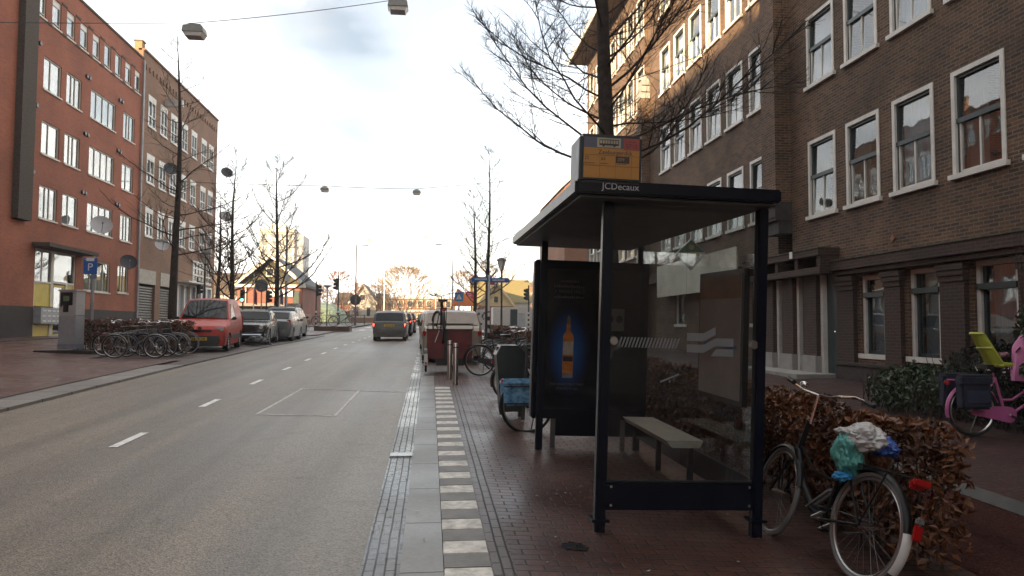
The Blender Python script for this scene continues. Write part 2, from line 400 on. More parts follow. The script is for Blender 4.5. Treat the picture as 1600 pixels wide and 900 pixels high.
P_left = brick('left_pavers', (.14, .066, .05), (.10, .05, .04), (.04, .03, .026), bw=.205, rh=.10, ms=.008, floor=True, rough=.55, wet=.25, bump=.4, stains=.3)
P_bay = brick('bay_pavers', (.115, .08, .066), (.085, .06, .05), (.035, .028, .025), bw=.205, rh=.10, ms=.008, floor=True, rough=.55, wet=.2, bump=.4, stains=.3, rot=radians(45))
P_foot = brick('footpath_pavers', (.07, .03, .025), (.05, .024, .02), (.03, .024, .022), bw=.205, rh=.10, ms=.010, floor=True, rough=.55, wet=.15, bump=.5, stains=.3)
P_sets = brick('gutter_setts', (.15, .14, .13), (.115, .108, .10), (.035, .033, .03), bw=.21, rh=.065, ms=.006, floor=True, rot=pi/2, rough=.38, wet=.22, bump=.6, stains=.25, scalebig=1.2)
P_slab = brick('kerb_slabs', (.21, .20, .18), (.18, .172, .155), (.05, .047, .043), bw=1.0, rh=6.0, ms=.008, floor=True, rot=pi/2, rough=.5, wet=.15, bump=.3, stains=.22, scalebig=1.1, var=.1)
P_lslab = brick('left_kerb_slabs', (.24, .225, .205), (.19, .18, .165), (.06, .055, .05), bw=1.0, rh=6.0, ms=.018, rot=pi/2, floor=True, rough=.5, wet=.15, bump=.3, stains=.25, var=.1)

def asphalt(name, base, warm, rough=.55, wet=.2, scale=90, spec=.5):
    m, t, p = _mk(name)
    g = _n(t, 'ShaderNodeNewGeometry')
    vo = _n(t, 'ShaderNodeTexVoronoi'); vo.inputs['Scale'].default_value = scale; t.links.new(g.outputs['Position'], vo.inputs['Vector'])
    big = _n(t, 'ShaderNodeTexNoise'); big.inputs['Scale'].default_value = .45; big.inputs['Detail'].default_value = 7; big.inputs['Roughness'].default_value = .65
    mpp = _n(t, 'ShaderNodeMapping'); mpp.inputs['Scale'].default_value = (1, .35, 1); t.links.new(g.outputs['Position'], mpp.inputs[0]); t.links.new(mpp.outputs[0], big.inputs['Vector'])
    r1 = _n(t, 'ShaderNodeValToRGB'); r1.color_ramp.elements[0].color = (*[c * .45 for c in base], 1); r1.color_ramp.elements[1].color = (*[c * 1.55 for c in base], 1)
    sp = _n(t, 'ShaderNodeSeparateXYZ'); t.links.new(vo.outputs['Color'], sp.inputs[0]); t.links.new(sp.outputs[0], r1.inputs[0])
    r2 = _n(t, 'ShaderNodeValToRGB'); r2.color_ramp.elements[0].position = .3; r2.color_ramp.elements[1].position = .72
    r2.color_ramp.elements[0].color = (.72, .71, .70, 1); r2.color_ramp.elements[1].color = (*warm, 1); t.links.new(big.outputs['Fac'], r2.inputs[0])
    mx_ = _n(t, 'ShaderNodeMix', data_type='RGBA', blend_type='MULTIPLY'); mx_.inputs['Factor'].default_value = 1
    t.links.new(r1.outputs[0], mx_.inputs['A']); t.links.new(r2.outputs[0], mx_.inputs['B']); t.links.new(mx_.outputs['Result'], p.inputs['Base Color'])
    trk = _n(t, 'ShaderNodeTexNoise'); trk.inputs['Scale'].default_value = 1.0; trk.inputs['Detail'].default_value = 4; mp3 = _n(t, 'ShaderNodeMapping'); mp3.inputs['Scale'].default_value = (1.5, .035, 0)
    t.links.new(g.outputs['Position'], mp3.inputs[0]); t.links.new(mp3.outputs[0], trk.inputs['Vector'])
    r3 = _n(t, 'ShaderNodeMapRange'); r3.inputs['From Min'].default_value = .35; r3.inputs['From Max'].default_value = .65; r3.inputs['To Min'].default_value = .66; r3.inputs['To Max'].default_value = 1.2; t.links.new(trk.outputs['Fac'], r3.inputs['Value'])
    spt = _n(t, 'ShaderNodeTexNoise'); spt.inputs['Scale'].default_value = 3.2; spt.inputs['Detail'].default_value = 8; spt.inputs['Roughness'].default_value = .7; t.links.new(g.outputs['Position'], spt.inputs['Vector'])
    r4 = _n(t, 'ShaderNodeMapRange'); r4.inputs['From Min'].default_value = .28; r4.inputs['From Max'].default_value = .45; r4.inputs['To Min'].default_value = .62; r4.inputs['To Max'].default_value = 1.0; t.links.new(spt.outputs['Fac'], r4.inputs['Value'])
    mlt = _n(t, 'ShaderNodeMath', operation='MULTIPLY'); t.links.new(r3.outputs[0], mlt.inputs[0]); t.links.new(r4.outputs[0], mlt.inputs[1])
    scv = _n(t, 'ShaderNodeVectorMath', operation='SCALE'); t.links.new(mx_.outputs['Result'], scv.inputs[0]); t.links.new(mlt.outputs[0], scv.inputs['Scale']); t.links.new(scv.outputs[0], p.inputs['Base Color'])
    mr = _n(t, 'ShaderNodeMapRange'); mr.inputs['From Min'].default_value = .35; mr.inputs['From Max'].default_value = .65; mr.inputs['To Min'].default_value = rough - wet; mr.inputs['To Max'].default_value = rough
    t.links.new(big.outputs['Fac'], mr.inputs['Value']); t.links.new(mr.outputs[0], p.inputs['Roughness'])
    p.inputs['Specular IOR Level'].default_value = spec
    bp = _n(t, 'ShaderNodeBump'); bp.inputs['Strength'].default_value = .5; bp.inputs['Distance'].default_value = .006
    t.links.new(vo.outputs['Distance'], bp.inputs['Height']); t.links.new(bp.outputs[0], p.inputs['Normal'])
    MATS[name] = m; return m
A_road = asphalt('road_asphalt', (.168, .146, .118), (1.12, 1.05, .94), rough=.52, wet=.14)
A_bike = asphalt('red_asphalt', (.05, .023, .02), (1.1, 1.0, .95), rough=.9, wet=.05, spec=.04)

paint_white = mat('road_paint', (.78, .77, .73), .6, var=.25, scale=9)
faint_paint = mat('faint_paint', (.50, .48, .45), .6, var=.3, scale=8)
tile_white = mat('white_tile', (.60, .57, .50), .6, var=.3, scale=11, bump=.15)
tile_grey = mat('grey_tile', (.17, .16, .145), .6, var=.2, scale=5, bump=.15)
wood_white = mat('white_paint', (.72, .70, .64), .5, var=.10, scale=3)
cream = mat('cream_paint', (.62, .59, .50), .5, var=.10, scale=3)
green_paint = mat('dark_green_paint', (.035, .055, .055), .35, var=.15)
curtain_m = mat('net_curtain', (.46, .52, .60), .9, var=.06, scale=2)
curtain_d = mat('dark_curtain', (.14, .12, .11), .9, var=.15, scale=2)
room_m = mat('dark_room', (.04, .036, .033), .9)
concrete = mat('concrete', (.17, .145, .12), .85, var=.22, scale=3, bump=.3, bscale=25)
conc_dark = mat('exposed_aggregate', (.085, .066, .05), .9, var=.3, scale=14, bump=.5, bscale=60)
stone_grey = mat('grey_stone', (.30, .29, .27), .75, var=.15, scale=4)
black_metal = mat('black_metal', (.018, .019, .02), .35, var=.3)
post_grey = mat('galvanised_steel', (.34, .35, .36), .45, metal=.6, var=.12)
steel = mat('stainless_steel', (.55, .54, .52), .28, metal=1, var=.12, scale=3)
chrome = mat('chrome', (.75, .75, .74), .14, metal=1, var=.05)
rubber = mat('rubber', (.018, .018, .018), .7, var=.25)
grey_tyre = mat('grey_whitewall_rubber', (.17, .165, .155), .7, var=.2)
shelter_blue = mat('shelter_paint', (.005, .007, .016), .30, var=.25, scale=3, spec=.28)
roof_under = mat('roof_soffit', (.075, .075, .072), .45, var=.2)
yellow_p = mat('yellow_panel', (.62, .47, .045), .45, var=.08, scale=2)
box_grey = mat('grey_lacquer', (.33, .34, .35), .4, var=.12)
slate = mat('slate_roof', (.05, .048, .05), .7, var=.2)
pane_m = glass('window_glass', (.80, .84, .84), ior=1.9, floor_reflect=.10)
shelter_glass = glass('shelter_glass', (.93, .95, .95), ior=1.5, floor_reflect=.0, dirt=.03, dirtcol=(.2, .2, .19))
car_glass = mat('car_glass', (.010, .012, .013), .05, var=.1, spec=.5)
sign_blue = mat('sign_blue', (.02, .12, .42), .4, var=.06)
sign_white = mat('sign_white', (.75, .75, .72), .45, var=.05)
bark = mat('dark_bark', (.045, .034, .026), .9, var=.35, scale=9, bump=.7, bscale=22)
twig_m = mat('twig_bark', (.05, .036, .027), .9, var=.25)
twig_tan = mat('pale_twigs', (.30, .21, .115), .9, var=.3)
leaf_beech = mat('brown_beech_leaf', (.10, .032, .011), .5, var=.5, scale=3.5, hue=(.22, .082, .028))
leaf_green = mat('laurel_leaf', (.022, .045, .016), .4, var=.35, scale=4, hue=(.05, .085, .03))
# ------------------------------------------------------------------ ground, road, pavements
mb = MB(); xs = [-160, -60, -18, 10, 60, 160]; ys = [-95] + [y for y in YS if y > -12] + [160, 300, 420]
mb.add([(x, y, interp(y, PY, PZ) - .32) for y in ys for x in xs], [(j * 6 + i, j * 6 + i + 1, (j + 1) * 6 + i + 1, (j + 1) * 6 + i) for j in range(len(ys) - 1) for i in range(5)])
structure(mb.build('ground', mat('earth', (.085, .07, .05), .9, var=.3, scale=.5)))
sheet('road', -7.2, 2.0, -8, 170, -.07, A_road)
sheet('crossing_road', -60, -7.2, 60, 73, -.066, A_road); sheet('crossing_road', 2.0, 60, 60, 73, -.066, A_road)
# right pavement
sheet('gutter', -.42, -.165, -6, 60, -.062, P_sets, xs=(-.3,))
strip('kerb', -.165, .095, -6, 16.6, 0, P_slab)
sheet('pavement', .10, 5.0, -6, 16.6, -.002, P_wet)
sheet('edge_paving', .393, .53, -6, 14.6, .003, P_edge)
sheet('parking_bay', -.165, 1.95, 16.6, 47, -.045, P_bay)
strip('kerb', -.16, 1.95, 16.45, 16.62, .003, P_slab)
sheet('pavement', 1.95, 5.0, 16.6, 60, .0, P_wet)
strip('kerb', 1.86, 2.0, 16.7, 47, .004, P_slab)
sheet('pavement', -.165, 1.95, 47, 60, .0, P_wet)
sheet('bike_path', 3.62, 5.0, -6, 60, .004, A_bike)
strip('kerb', 5.0, 5.1, -6, 60, .012, mat('old_kerb', (.05, .045, .04), .7, var=.3, scale=4))
sheet('footpath', 5.1, 9.0, -6, 60, .002, P_foot)
# black and white tiles along the kerb: one countable row laid as one surface
mw = MB(); mg = MB(); y = 2.0; k = 0
while y < 14.35:
    (mw if k % 2 else mg).obox((.242, y + .127, gz(.24, y + .127) - .017 + rnd.uniform(-.001, .001)), (.285, .247, .05), Matrix.Rotation(rnd.uniform(-.006, .006), 4, 'Z') @ Matrix.Rotation(.03, 4, 'X'), .004)
    y += .2545; k += 1
structure(mw.build('white_paving_tiles', tile_white)); structure(mg.build('grey_paving_tiles', tile_grey))
# left side
strip('left_kerb', -7.0, -6.32, -8, 20.0, -.02, P_lslab)
sheet('left_pavement', -17.6, -7.0, -8, 22.0, -.006, P_left)
sheet('left_pavement', -17.6, -9.6, 22.0, 60, -.004, P_left)
sheet('parking_bay', -9.6, -6.45, 20.0, 46, -.05, P_bay)
strip('left_kerb', -6.5, -6.36, 20.0, 46, -.035, mat('dark_kerb', (.07, .068, .064), .6, var=.2))
strip('left_kerb', -9.7, -9.58, 22, 46, .0, P_slab)
sheet('left_pavement', -9.6, -6.9, 46, 58, -.004, P_left)
strip('left_kerb', -15.4, -15.25, 20, 60, .03, mat('low_dark_edging', (.05, .047, .044), .7))
sheet('left_pavement', -17.6, -7.0, 60.1, 60.2, 0, P_left)
# beyond the crossing
sheet('far_pavement', -40, -7.6, 73, 130, .0, P_bay); sheet('far_pavement', 2.4, 40, 73, 130, .0, P_bay)
# road markings
def dash(x, y0, y1, w, m=paint_white, dz=-.064):
    mb = MB(); n = max(1, int((y1 - y0) / 2)); vs = []; xx = (lambda q: x if not callable(x) else x(q))
    for i in range(n + 1):
        q = y0 + (y1 - y0) * i / n; a = xx(q); vs += [(a - w / 2, q, gz(a, q) + dz), (a + w / 2, q, gz(a, q) + dz)]
    mb.add(vs, [(2 * i, 2 * i + 1, 2 * i + 3, 2 * i + 2) for i in range(n)])
    return structure(mb.build('lane_marking', m))
for i in range(13):
    y = 8.95 + 3.3 * i; dash(-3.58 - .006 * i, y, y + .95, .105)
for x in (-6.6, -5.6, -4.6, -3.6, -2.6, -1.6, -.6): 
    dash(x, 61.2, 63.8, .5)
for x in (-6.2, -5.2, -4.2, -3.2, -2.2, -1.2, -.2, .8): dash(x, 74.5, 78, .5)
# worn chalk-white rectangle on the asphalt
def line(p, q, w):
    d = Vector((q[0] - p[0], q[1] - p[1])).normalized(); nrm = Vector((-d.y, d.x)) * w / 2
    mb = MB(); vs = []
    for i in range(9):
        t = i / 8; x = p[0] + (q[0] - p[0]) * t; y = p[1] + (q[1] - p[1]) * t; ww = rnd.uniform(.5, 1.1)
        vs += [(x - nrm.x * ww, y - nrm.y * ww, gz(x, y) - .0665), (x + nrm.x * ww, y + nrm.y * ww, gz(x, y) - .0665)]
    mb.add(vs, [(2 * i, 2 * i + 1, 2 * i + 3, 2 * i + 2) for i in range(8)])
    structure(mb.build('lane_marking', faint_paint))
line((-2.48, 14.75), (-.45, 14.1), .09); line((-2.45, 14.7), (-2.55, 11.4), .06); line((-2.5, 11.42), (-1.36, 11.2), .08); line((-1.33, 14.4), (-1.38, 11.2), .08)
line((-.95, 20.6), (-.45, 20.3), .10)
# drain grate in the gutter and a puddle
mb = MB()
mb.obox((-.30, 8.25, gz(0, 8.25) - .06), (.24, .22, .02), None, .004)
d = mb.build('drain_cover', mat('worn_iron', (.30, .31, .32), .25, metal=.5, var=.3)); tag(d, 'pale worn drain cover set in the gutter beside the kerb', 'drain cover')
wet = mat('puddle_water', (.03, .03, .03), .03, spec=.6)
def puddle(x, y, rx, ry, dz, seed):
    r = random.Random(seed); vs = [(x, y, gz(x, y) + dz)]; n = 22
    for i in range(n):
        t = 2 * pi * i / n; k = r.uniform(.7, 1.1); xx, yy = x + cos(t) * rx * k, y + sin(t) * ry * k; vs.append((xx, yy, gz(xx, yy) + dz))
    structure(MB().add(vs, [(0, i + 1, (i + 1) % n + 1) for i in range(n)]).build('puddle_water', wet))
# dark wet stain on the pavers in front of the shelter
puddle(.98, 4.98, .10, .10, .004, 9)
# fallen leaves and crumbs of litter on road and pavers (nobody could count them)
mb = MB(); r = random.Random(12)
for i in range(330):
    if i < 150: x, y = r.uniform(.55, 3.2), r.uniform(3.2, 13)
    elif i < 250: x, y = r.uniform(-6, -.45), r.uniform(4.5, 16)
    else: x, y = r.gauss(-.3, .12), r.uniform(4, 14)
    on = x > -.165; z = gz(x, y) + (.006 if on else -.055); s = r.uniform(.008, .024); a = r.uniform(0, 6.3)
    mb.add([(x + cos(a + k * pi / 2) * s * (1 if k % 2 else .55), y + sin(a + k * pi / 2) * s * (1 if k % 2 else .55), z + r.uniform(0, .006)) for k in range(4)], [(0, 1, 2, 3)])
o = mb.build('leaf_litter', mat('pale_leaf_litter', (.22, .15, .085), .7, var=.6, scale=1.7, hue=(.5, .45, .38))); tag(o, 'pale crumbs of leaf litter scattered on road and pavers', 'litter', kind='stuff')
# ------------------------------------------------------------------ facades with real openings
def facade_mesh(mb, X, sx, y0, y1, z0, z1, ops, depth=.14, top=None):
    """front sheet of a wall in the plane x = X looking towards sx, with openings (ya, yb, za, zb) and their reveals"""
    ys = sorted({y0, y1} | {q for o in ops for q in o[:2] if y0 < q < y1}); zs = sorted({z0, z1} | {q for o in ops for q in o[2:4] if z0 < q < z1})
    for i in range(len(ys) - 1):
        for j in range(len(zs) - 1):
            cy, cz = (ys[i] + ys[i + 1]) / 2, (zs[j] + zs[j + 1]) / 2
            if any(o[0] < cy < o[1] and o[2] < cz < o[3] for o in ops): continue
            mb.quad((X, ys[i], zs[j]), (X, ys[i + 1], zs[j]), (X, ys[i + 1], zs[j + 1]), (X, ys[i], zs[j + 1]))
    for a, b, c, d in [o[:4] for o in ops]:
        xi = X - sx * depth
        mb.quad((X, a, c), (X, b, c), (xi, b, c), (xi, a, c)); mb.quad((X, a, d), (X, b, d), (xi, b, d), (xi, a, d))
        mb.quad((X, a, c), (X, a, d), (xi, a, d), (xi, a, c)); mb.quad((X, b, c), (X, b, d), (xi, b, d), (xi, b, c))
def shell(mb, X, sx, y0, y1, z0, z1, deep):
    xb = X - sx * deep
    mb.quad((X, y0, z0), (xb, y0, z0), (xb, y0, z1), (X, y0, z1)); mb.quad((X, y1, z0), (xb, y1, z0), (xb, y1, z1), (X, y1, z1))
    mb.quad((xb, y0, z0), (xb, y1, z0), (xb, y1, z1), (xb, y0, z1)); mb.quad((X, y0, z1), (X, y1, z1), (xb, y1, z1), (xb, y0, z1))

# window prototypes: local frame x = out of the wall, y along, z up, origin at the middle of the opening's foot
def bars(mb, w, h, t, x0, x1, mull=(), trans=()):
    mb.box(x0, x1, -w / 2, -w / 2 + t, 0, h); mb.box(x0, x1, w / 2 - t, w / 2, 0, h)
    mb.box(x0, x1, -w / 2 + t, w / 2 - t, 0, t); mb.box(x0, x1, -w / 2 + t, w / 2 - t, h - t, h)
    for q in mull: mb.box(x0 + .004, x1 - .004, q - t * .4, q + t * .4, t, h - t)
    for q in trans: mb.box(x0 + .006, x1 - .006, -w / 2 + t, w / 2 - t, q - t * .5, q + t * .5)
def curtain(name, w, h, x, m, parent, y0=0., amp=.02, fold=.11, z0=.05):
    n = max(8, int(w / fold * 6)); vs = []
    for i in range(n + 1):
        y = -w / 2 + w * i / n + y0; o = amp * sin(2 * pi * y / fold) + amp * .4 * sin(2 * pi * y / fold * .37 + 1)
        vs += [(x + o, y, z0), (x + o, y, h)]
    return MB().add(vs, [(2 * i, 2 * i + 1, 2 * i + 3, 2 * i + 2) for i in range(n)]).build(name, m, parent, smooth=True)
PROTO = {}
def win(kind, w, h, var=0):
    key = (kind, round(w, 2), round(h, 2), var)
    if key in PROTO: return PROTO[key]
    f = MB(); s = MB(); g = MB(); r = random.Random(hash(str(key)) % 1000 if False else int(w * 100) + int(h * 10) + var)
    if kind == 'sash':          # white box frame, dark green sashes, white sill
        for a in (-1, 1): f.box(-.10, .02, a * w / 2, a * (w / 2 - .085), 0, h)
        f.box(-.10, .02, -w / 2 + .085, w / 2 - .085, h - .085, h)
        o = f.build('window', wood_white)
        sm = MB(); q = w / 2 - .085
        sm.box(-.085, -.03, -q, -q + .05, .0, h - .085); sm.box(-.085, -.03, q - .05, q, .0, h - .085)
        sm.box(-.085, -.03, -q, q, h - .135, h - .085); sm.box(-.088, -.005, -q, q, h * .49, h * .49 + .085)
        sm.build('sash', green_paint, o)
        lf = MB(); lf.box(-.08, -.035, -q + .05, q - .05, .02, .065); lf.box(-.08, -.035, -.02, .02, .065, h * .49); lf.box(-.075, -.028, -q + .05, -q + .085, .02, h * .49)
        lf.build('casement', wood_white, o)
        s.box(-.10, .075, -w / 2 - .06, w / 2 + .06, -.085, 0); s.build('sill', wood_white, o)
        g.add([(-.040, -q + .05, .02), (-.040, q - .05, .02), (-.082, q - .05, h - .135), (-.082, -q + .05, h - .135)], [(0, 1, 2, 3)])
        g.build('pane', pane_m, o)
        if var == 0: curtain('curtain', w * .9, h * .98, -.22, curtain_m, o)
        elif var == 1: curtain('curtain', w * .34, h * .98, -.2, curtain_d, o, y0=w * .25)
        elif var == 2: curtain('curtain', w * .9, h * .5, -.2, curtain_m, o); 
        elif var == 3: curtain('curtain', w * .45, h * .98, -.2, curtain_d, o, y0=-w * .2)
    elif kind in ('modern', 'four', 'top'):
        mull = {'modern': (-.12 * w, .12 * w) if var % 2 else (.0,), 'four': (-w / 4, 0, w / 4), 'top': ()}[kind]
        if kind == 'modern' and var % 2 == 0: mull = (-w * .07,)
        bars(f, w, h, .06, -.13, -.05, mull)
        if kind == 'top': f.box(-.125, -.045, -w / 2 + .06, w / 2 - .06, h * .0 + .16, .20)
        o = f.build('window', cream)
        s.box(-.12, .06, -w / 2 - .04, w / 2 + .04, -.075, -.005); s.build('sill', cream, o)
        g.box(-.093, -.087, -w / 2 + .06, w / 2 - .06, .06, h - .06); g.build('pane', pane_m, o)
        if kind == 'top':
            if var: MB().box(-.12, -.06, -w / 2 + .06, w / 2 - .06, h - .3, h - .06).build('blind', wood_white, o)
            curtain('curtain', w * .8, h * .7, -.28, curtain_d if var else curtain_m, o)
        else: curtain('curtain', w * .92 if var < 3 else w * .6, h * .96, -.24, curtain_m, o, y0=0 if var < 3 else w * .14)
    elif kind == 'white':
        bars(f, w, h - .30, .085, -.10, .025, (0,), (h * .34,))
        o = f.build('window', wood_white)
        MB().box(-.1, .03, -w / 2 - .03, w / 2 + .03, h - .30, h).build('lintel', wood_white, o)
        s.box(-.1, .08, -w / 2 - .05, w / 2 + .05, -.09, 0); s.build('sill', wood_white, o)
        g.box(-.05, -.044, -w / 2 + .085, w / 2 - .085, .085, h - .385); g.build('pane', pane_m, o)
        curtain('curtain', w * .85 if var != 1 else w * .4, h * .8, -.2, curtain_m if var < 2 else curtain_d, o)
    elif kind == 'ground':      # tall dark ground floor window with a heavy dark transom
        for a in (-1, 1): f.box(-.12, .01, a * w / 2, a * (w / 2 - .09), 0, h)
        f.box(-.12, .01, -w / 2 + .09, w / 2 - .09, h - .09, h)
        o = f.build('window', wood_white); q = w / 2 - .09
        sm = MB(); sm.box(-.11, -.04, -q, -q + .06, 0, h - .09); sm.box(-.11, -.04, q - .06, q, 0, h - .09); sm.box(-.11, .05, -q - .04, q + .04, h * .72, h * .72 + .10); sm.box(-.11, -.04, -q, q, 0, .06)
        sm.build('sash', green_paint, o)
        s.box(-.12, .09, -w / 2 - .09, w / 2 + .09, -.10, 0); s.build('sill', wood_white, o)
        g.box(-.075, -.069, -q + .06, q - .06, .06, h - .09); g.build('pane', pane_m, o)
        curtain('curtain', w * .8, h * .95, -.22, curtain_m, o)
    # the prototype itself is used first
    PROTO[key] = o; o['used'] = 0
    return o
def place(kind, w, h, X, y, z, sx, root, var=0):
    p = win(kind, w, h, var)
    if p['used'] == 0: o = p; p['used'] = 1
    else:
        o = p.copy(); COL.objects.link(o)
        for ch in p.children: c = ch.copy(); COL.objects.link(c); c.parent = o
    o.parent = root; o.matrix_parent_inverse = Matrix.Translation(-Vector(root.location))
    o.location = (X, y, z); o.rotation_euler = (0, 0, 0 if sx > 0 else pi)
    return o
def wins(specs, X, sx, root, vr):
    for (kind, a, b, c, d) in specs: place(kind, b - a, d - c, X, (a + b) / 2, c, sx, root, vr(kind))

# ------------------------------------------------------------------ left: red brick flats
LX = -17.5
A = thing('apartment_block', 'red brick apartment block with yellow entrance panels and rows of curtained windows', 'building', (LX, 30, .8))
sp = []
cols = [(35.06, 36.67, 'modern'), (37.17, 38.72, 'modern'), (39.73, 42.75, 'four'), (43.8, 45.42, 'modern')]
for z in (6.38, 9.31, 12.27):
    for a, b, k in cols: sp.append((k, a, b, z, z + 1.5))
    for a in (24.0, 27.0, 29.8): sp.append(('modern', a, a + 1.6, z, z + 1.5))
    for a in (20.5, 17, 12.5, 8, 4.5, 0, -4): sp.append(('modern', a, a + 1.6, z, z + 1.5))
tw = [34.25 + 1.372 * i for i in range(9)]
for y in tw: sp.append(('top', y, y + .82, 15.42, 16.72))
for i in range(8): sp.append(('top', 31.2 - 1.4 * i, 32.02 - 1.4 * i, 15.42, 16.72))
gsp = [('four', 39.62, 42.68, 3.32, 4.92), ('modern', 43.66, 45.12, 3.40, 4.95)]
sp += gsp
ENT = (34.9, 38.72, .95, 5.0)
mb = MB(); facade_mesh(mb, LX, 1, -90, 46.4, 2.37, 17.7, [s[1:] for s in sp] + [(ENT[0], ENT[1], 2.37, ENT[3])]); shell(mb, LX, 1, -90, 46.4, -2, 17.7, 11)
mb.build('wall', B_red, A)
mb = MB(); facade_mesh(mb, LX + .012, 1, -90, 46.38, -2, 2.37, [(ENT[0], ENT[1], ENT[2], 2.4)]); mb.quad((LX, -90, 2.37), (LX, 46.38, 2.37), (LX + .012, 46.38, 2.37), (LX + .012, -90, 2.37)); mb.build('plinth', B_plinth, A)
MB().box(LX - .3, LX + .06, -90, 46.45, 17.7, 17.82).build('parapet', conc_dark, A)
rv = random.Random(4)
wins(sp, LX, 1, A, lambda k: rv.choice((0, 1, 2, 3)) if k == 'modern' else rv.choice((0, 1)) if k == 'top' else rv.choice((0, 1, 2)))
p = MB(); p.box(LX, LX + .28, 32.9, 33.98, 6.05, 17.9); p.build('pilaster', conc_dark, A)
for z in (15.30, 16.74):
    for i in range(8): MB().box(LX, LX + .03, tw[i] + .84, tw[i + 1] - .02, z, z + .1).build('band', conc_dark, A)
for y, z in ((34.6, 14.15), (34.5, 11.3), (34.4, 8.3), (39.15, 14.2), (39.45, 14.2), (39.15, 11.25), (39.45, 11.25), (39.1, 8.25), (39.4, 8.25), (43.15, 14.2), (43.5, 14.2), (43.1, 11.3), (43.45, 11.3), (43.1, 8.3), (43.45, 8.3)):
    MB().lathe([(0, .0), (.1, .0), (.12, .05), (.1, .09), (0, .09)], 10, (LX, y, z), 'x').build('vent', black_metal, A)
MB().tube([(LX + .1, 46.35, 17.6), (LX + .1, 46.35, 1.3)], .07, 8).build('drainpipe', post_grey, A)
MB().box(LX, LX + .75, 34.6, 39.5, 5.04, 5.22).build('canopy', conc_dark, A)
# entrance: window over a yellow panel, glazed door with yellow frame, letterboxes
e = MB(); x = LX - .10
for a, b, c, d in ((34.9, 35.0, .95, 5.0), (36.42, 36.66, .95, 5.0), (38.62, 38.72, .95, 5.0), (35.0, 36.42, 4.92, 5.0), (36.66, 38.62, 4.92, 5.0), (36.66, 38.62, 3.5, 3.6), (35.0, 36.42, 3.46, 3.54), (37.84, 38.0, 1.0, 3.5)): e.box(x - .05, x + .07, a, b, c, d)
ent = e.build('entrance_frame', cream, A)
MB().box(x - .02, x + .03, 35.0, 36.42, .95, 3.46).build('panel', yellow_p, ent)
MB().box(x - .02, x + .03, 38.0, 38.62, 1.5, 3.5).build('panel', yellow_p, ent)
MB().box(x - .01, x + .0, 35.0, 36.42, 3.54, 4.92).build('pane', pane_m, ent); MB().box(x - .01, x, 36.66, 38.62, 3.6, 4.92).build('pane', pane_m, ent)
MB().box(x - .012, x + .02, 35.66, 35.72, 3.54, 4.92).build('mullion', cream, ent)
curtain_ = MB()
dr = MB(); dr.box(x - .03, x + .03, 36.70, 36.82, 1.0, 3.45); dr.box(x - .03, x + .03, 37.68, 37.82, 1.0, 3.45); dr.box(x - .03, x + .03, 36.82, 37.68, 3.33, 3.45); dr.box(x - .03, x + .03, 36.82, 37.68, 1.95, 2.08); dr.box(x - .03, x + .03, 36.82, 37.68, 1.0, 1.12)
door = dr.build('door', yellow_p, A)
MB().box(x - .005, x + .002, 36.82, 37.68, 1.12, 3.33).build('pane', pane_m, door); MB().obox((x + .07, 37.74, 2.1), (.06, .03, .5), None, .008).build('handle', steel, door)
lb = MB(); lb.obox((LX + .12, 35.95, 1.98), (.32, 1.85, .72), None, .01); lbx = lb.build('letterboxes', box_grey, A)
s = MB()
for i in range(3):
    for j in range(4): s.obox((LX + .285, 35.33 + j * .42, 1.74 + i * .23), (.012, .30, .06), None, .003)
s.build('flap', sign_white, lbx)

# ------------------------------------------------------------------ left: brown brick flats over garages
Bk = thing('apartment_block', 'brown brick apartment block with white cross windows over garage shutters', 'building', (LX, 54, 1.2))
sp = []
for z, h in ((13.93, 1.95), (10.40, 1.80), (7.08, 1.82)):
    for y in (47.38, 49.45, 51.4, 53.6, 55.72, 58.1, 60.0): sp.append(('white', y, y + 1.24, z, z + h))
low = [(46.62, 49.4, .6, 4.1), (50.3, 52.4, .6, 4.1), (53.4, 61.6, .6, 4.5)]
mb = MB(); facade_mesh(mb, LX, 1, 46.4, 62.3, .3, 18.3, [s[1:] for s in sp] + low); shell(mb, LX, 1, 46.4, 62.3, .3, 18.3, 11); mb.build('wall', B_brown, Bk)
wins(sp, LX, 1, Bk, lambda k: rv.choice((0, 0, 1, 2)))
mb = MB(); mb.box(LX - .3, LX + .10, 46.42, 62.32, 18.3, 18.42)
for i in range(26): mb.box(LX, LX + .07, 46.8 + i * .6, 46.98 + i * .6, 17.25, 17.55)
mb.build('cornice', B_brown, Bk)
mb = MB(); mb.box(LX - .55, LX - .1, 46.42, 46.9, 17.82, 18.85); ch = mb.build('chimney', mat('yellow_brick', (.34, .22, .12), .9, var=.2, scale=9), Bk); MB().box(LX - .6, LX - .05, 46.37, 46.95, 18.85, 18.93).build('chimney_cap', concrete, ch)
for a, b, c, d in low[:2]:
    mb = MB()
    for i in range(20): mb.obox((LX - .16, (a + b) / 2, .75 + i * .165), (.07, b - a, .12), None, .02)
    mb.build('garage_shutter', mat('shutter_metal', (.20, .185, .165), .5, metal=.3, var=.25), Bk)
    MB().box(LX - .05, LX + .035, a - .02, b + .02, 4.11, 4.98).build('lintel', mat('dirty_cream', (.46, .42, .35), .7, var=.15), Bk)
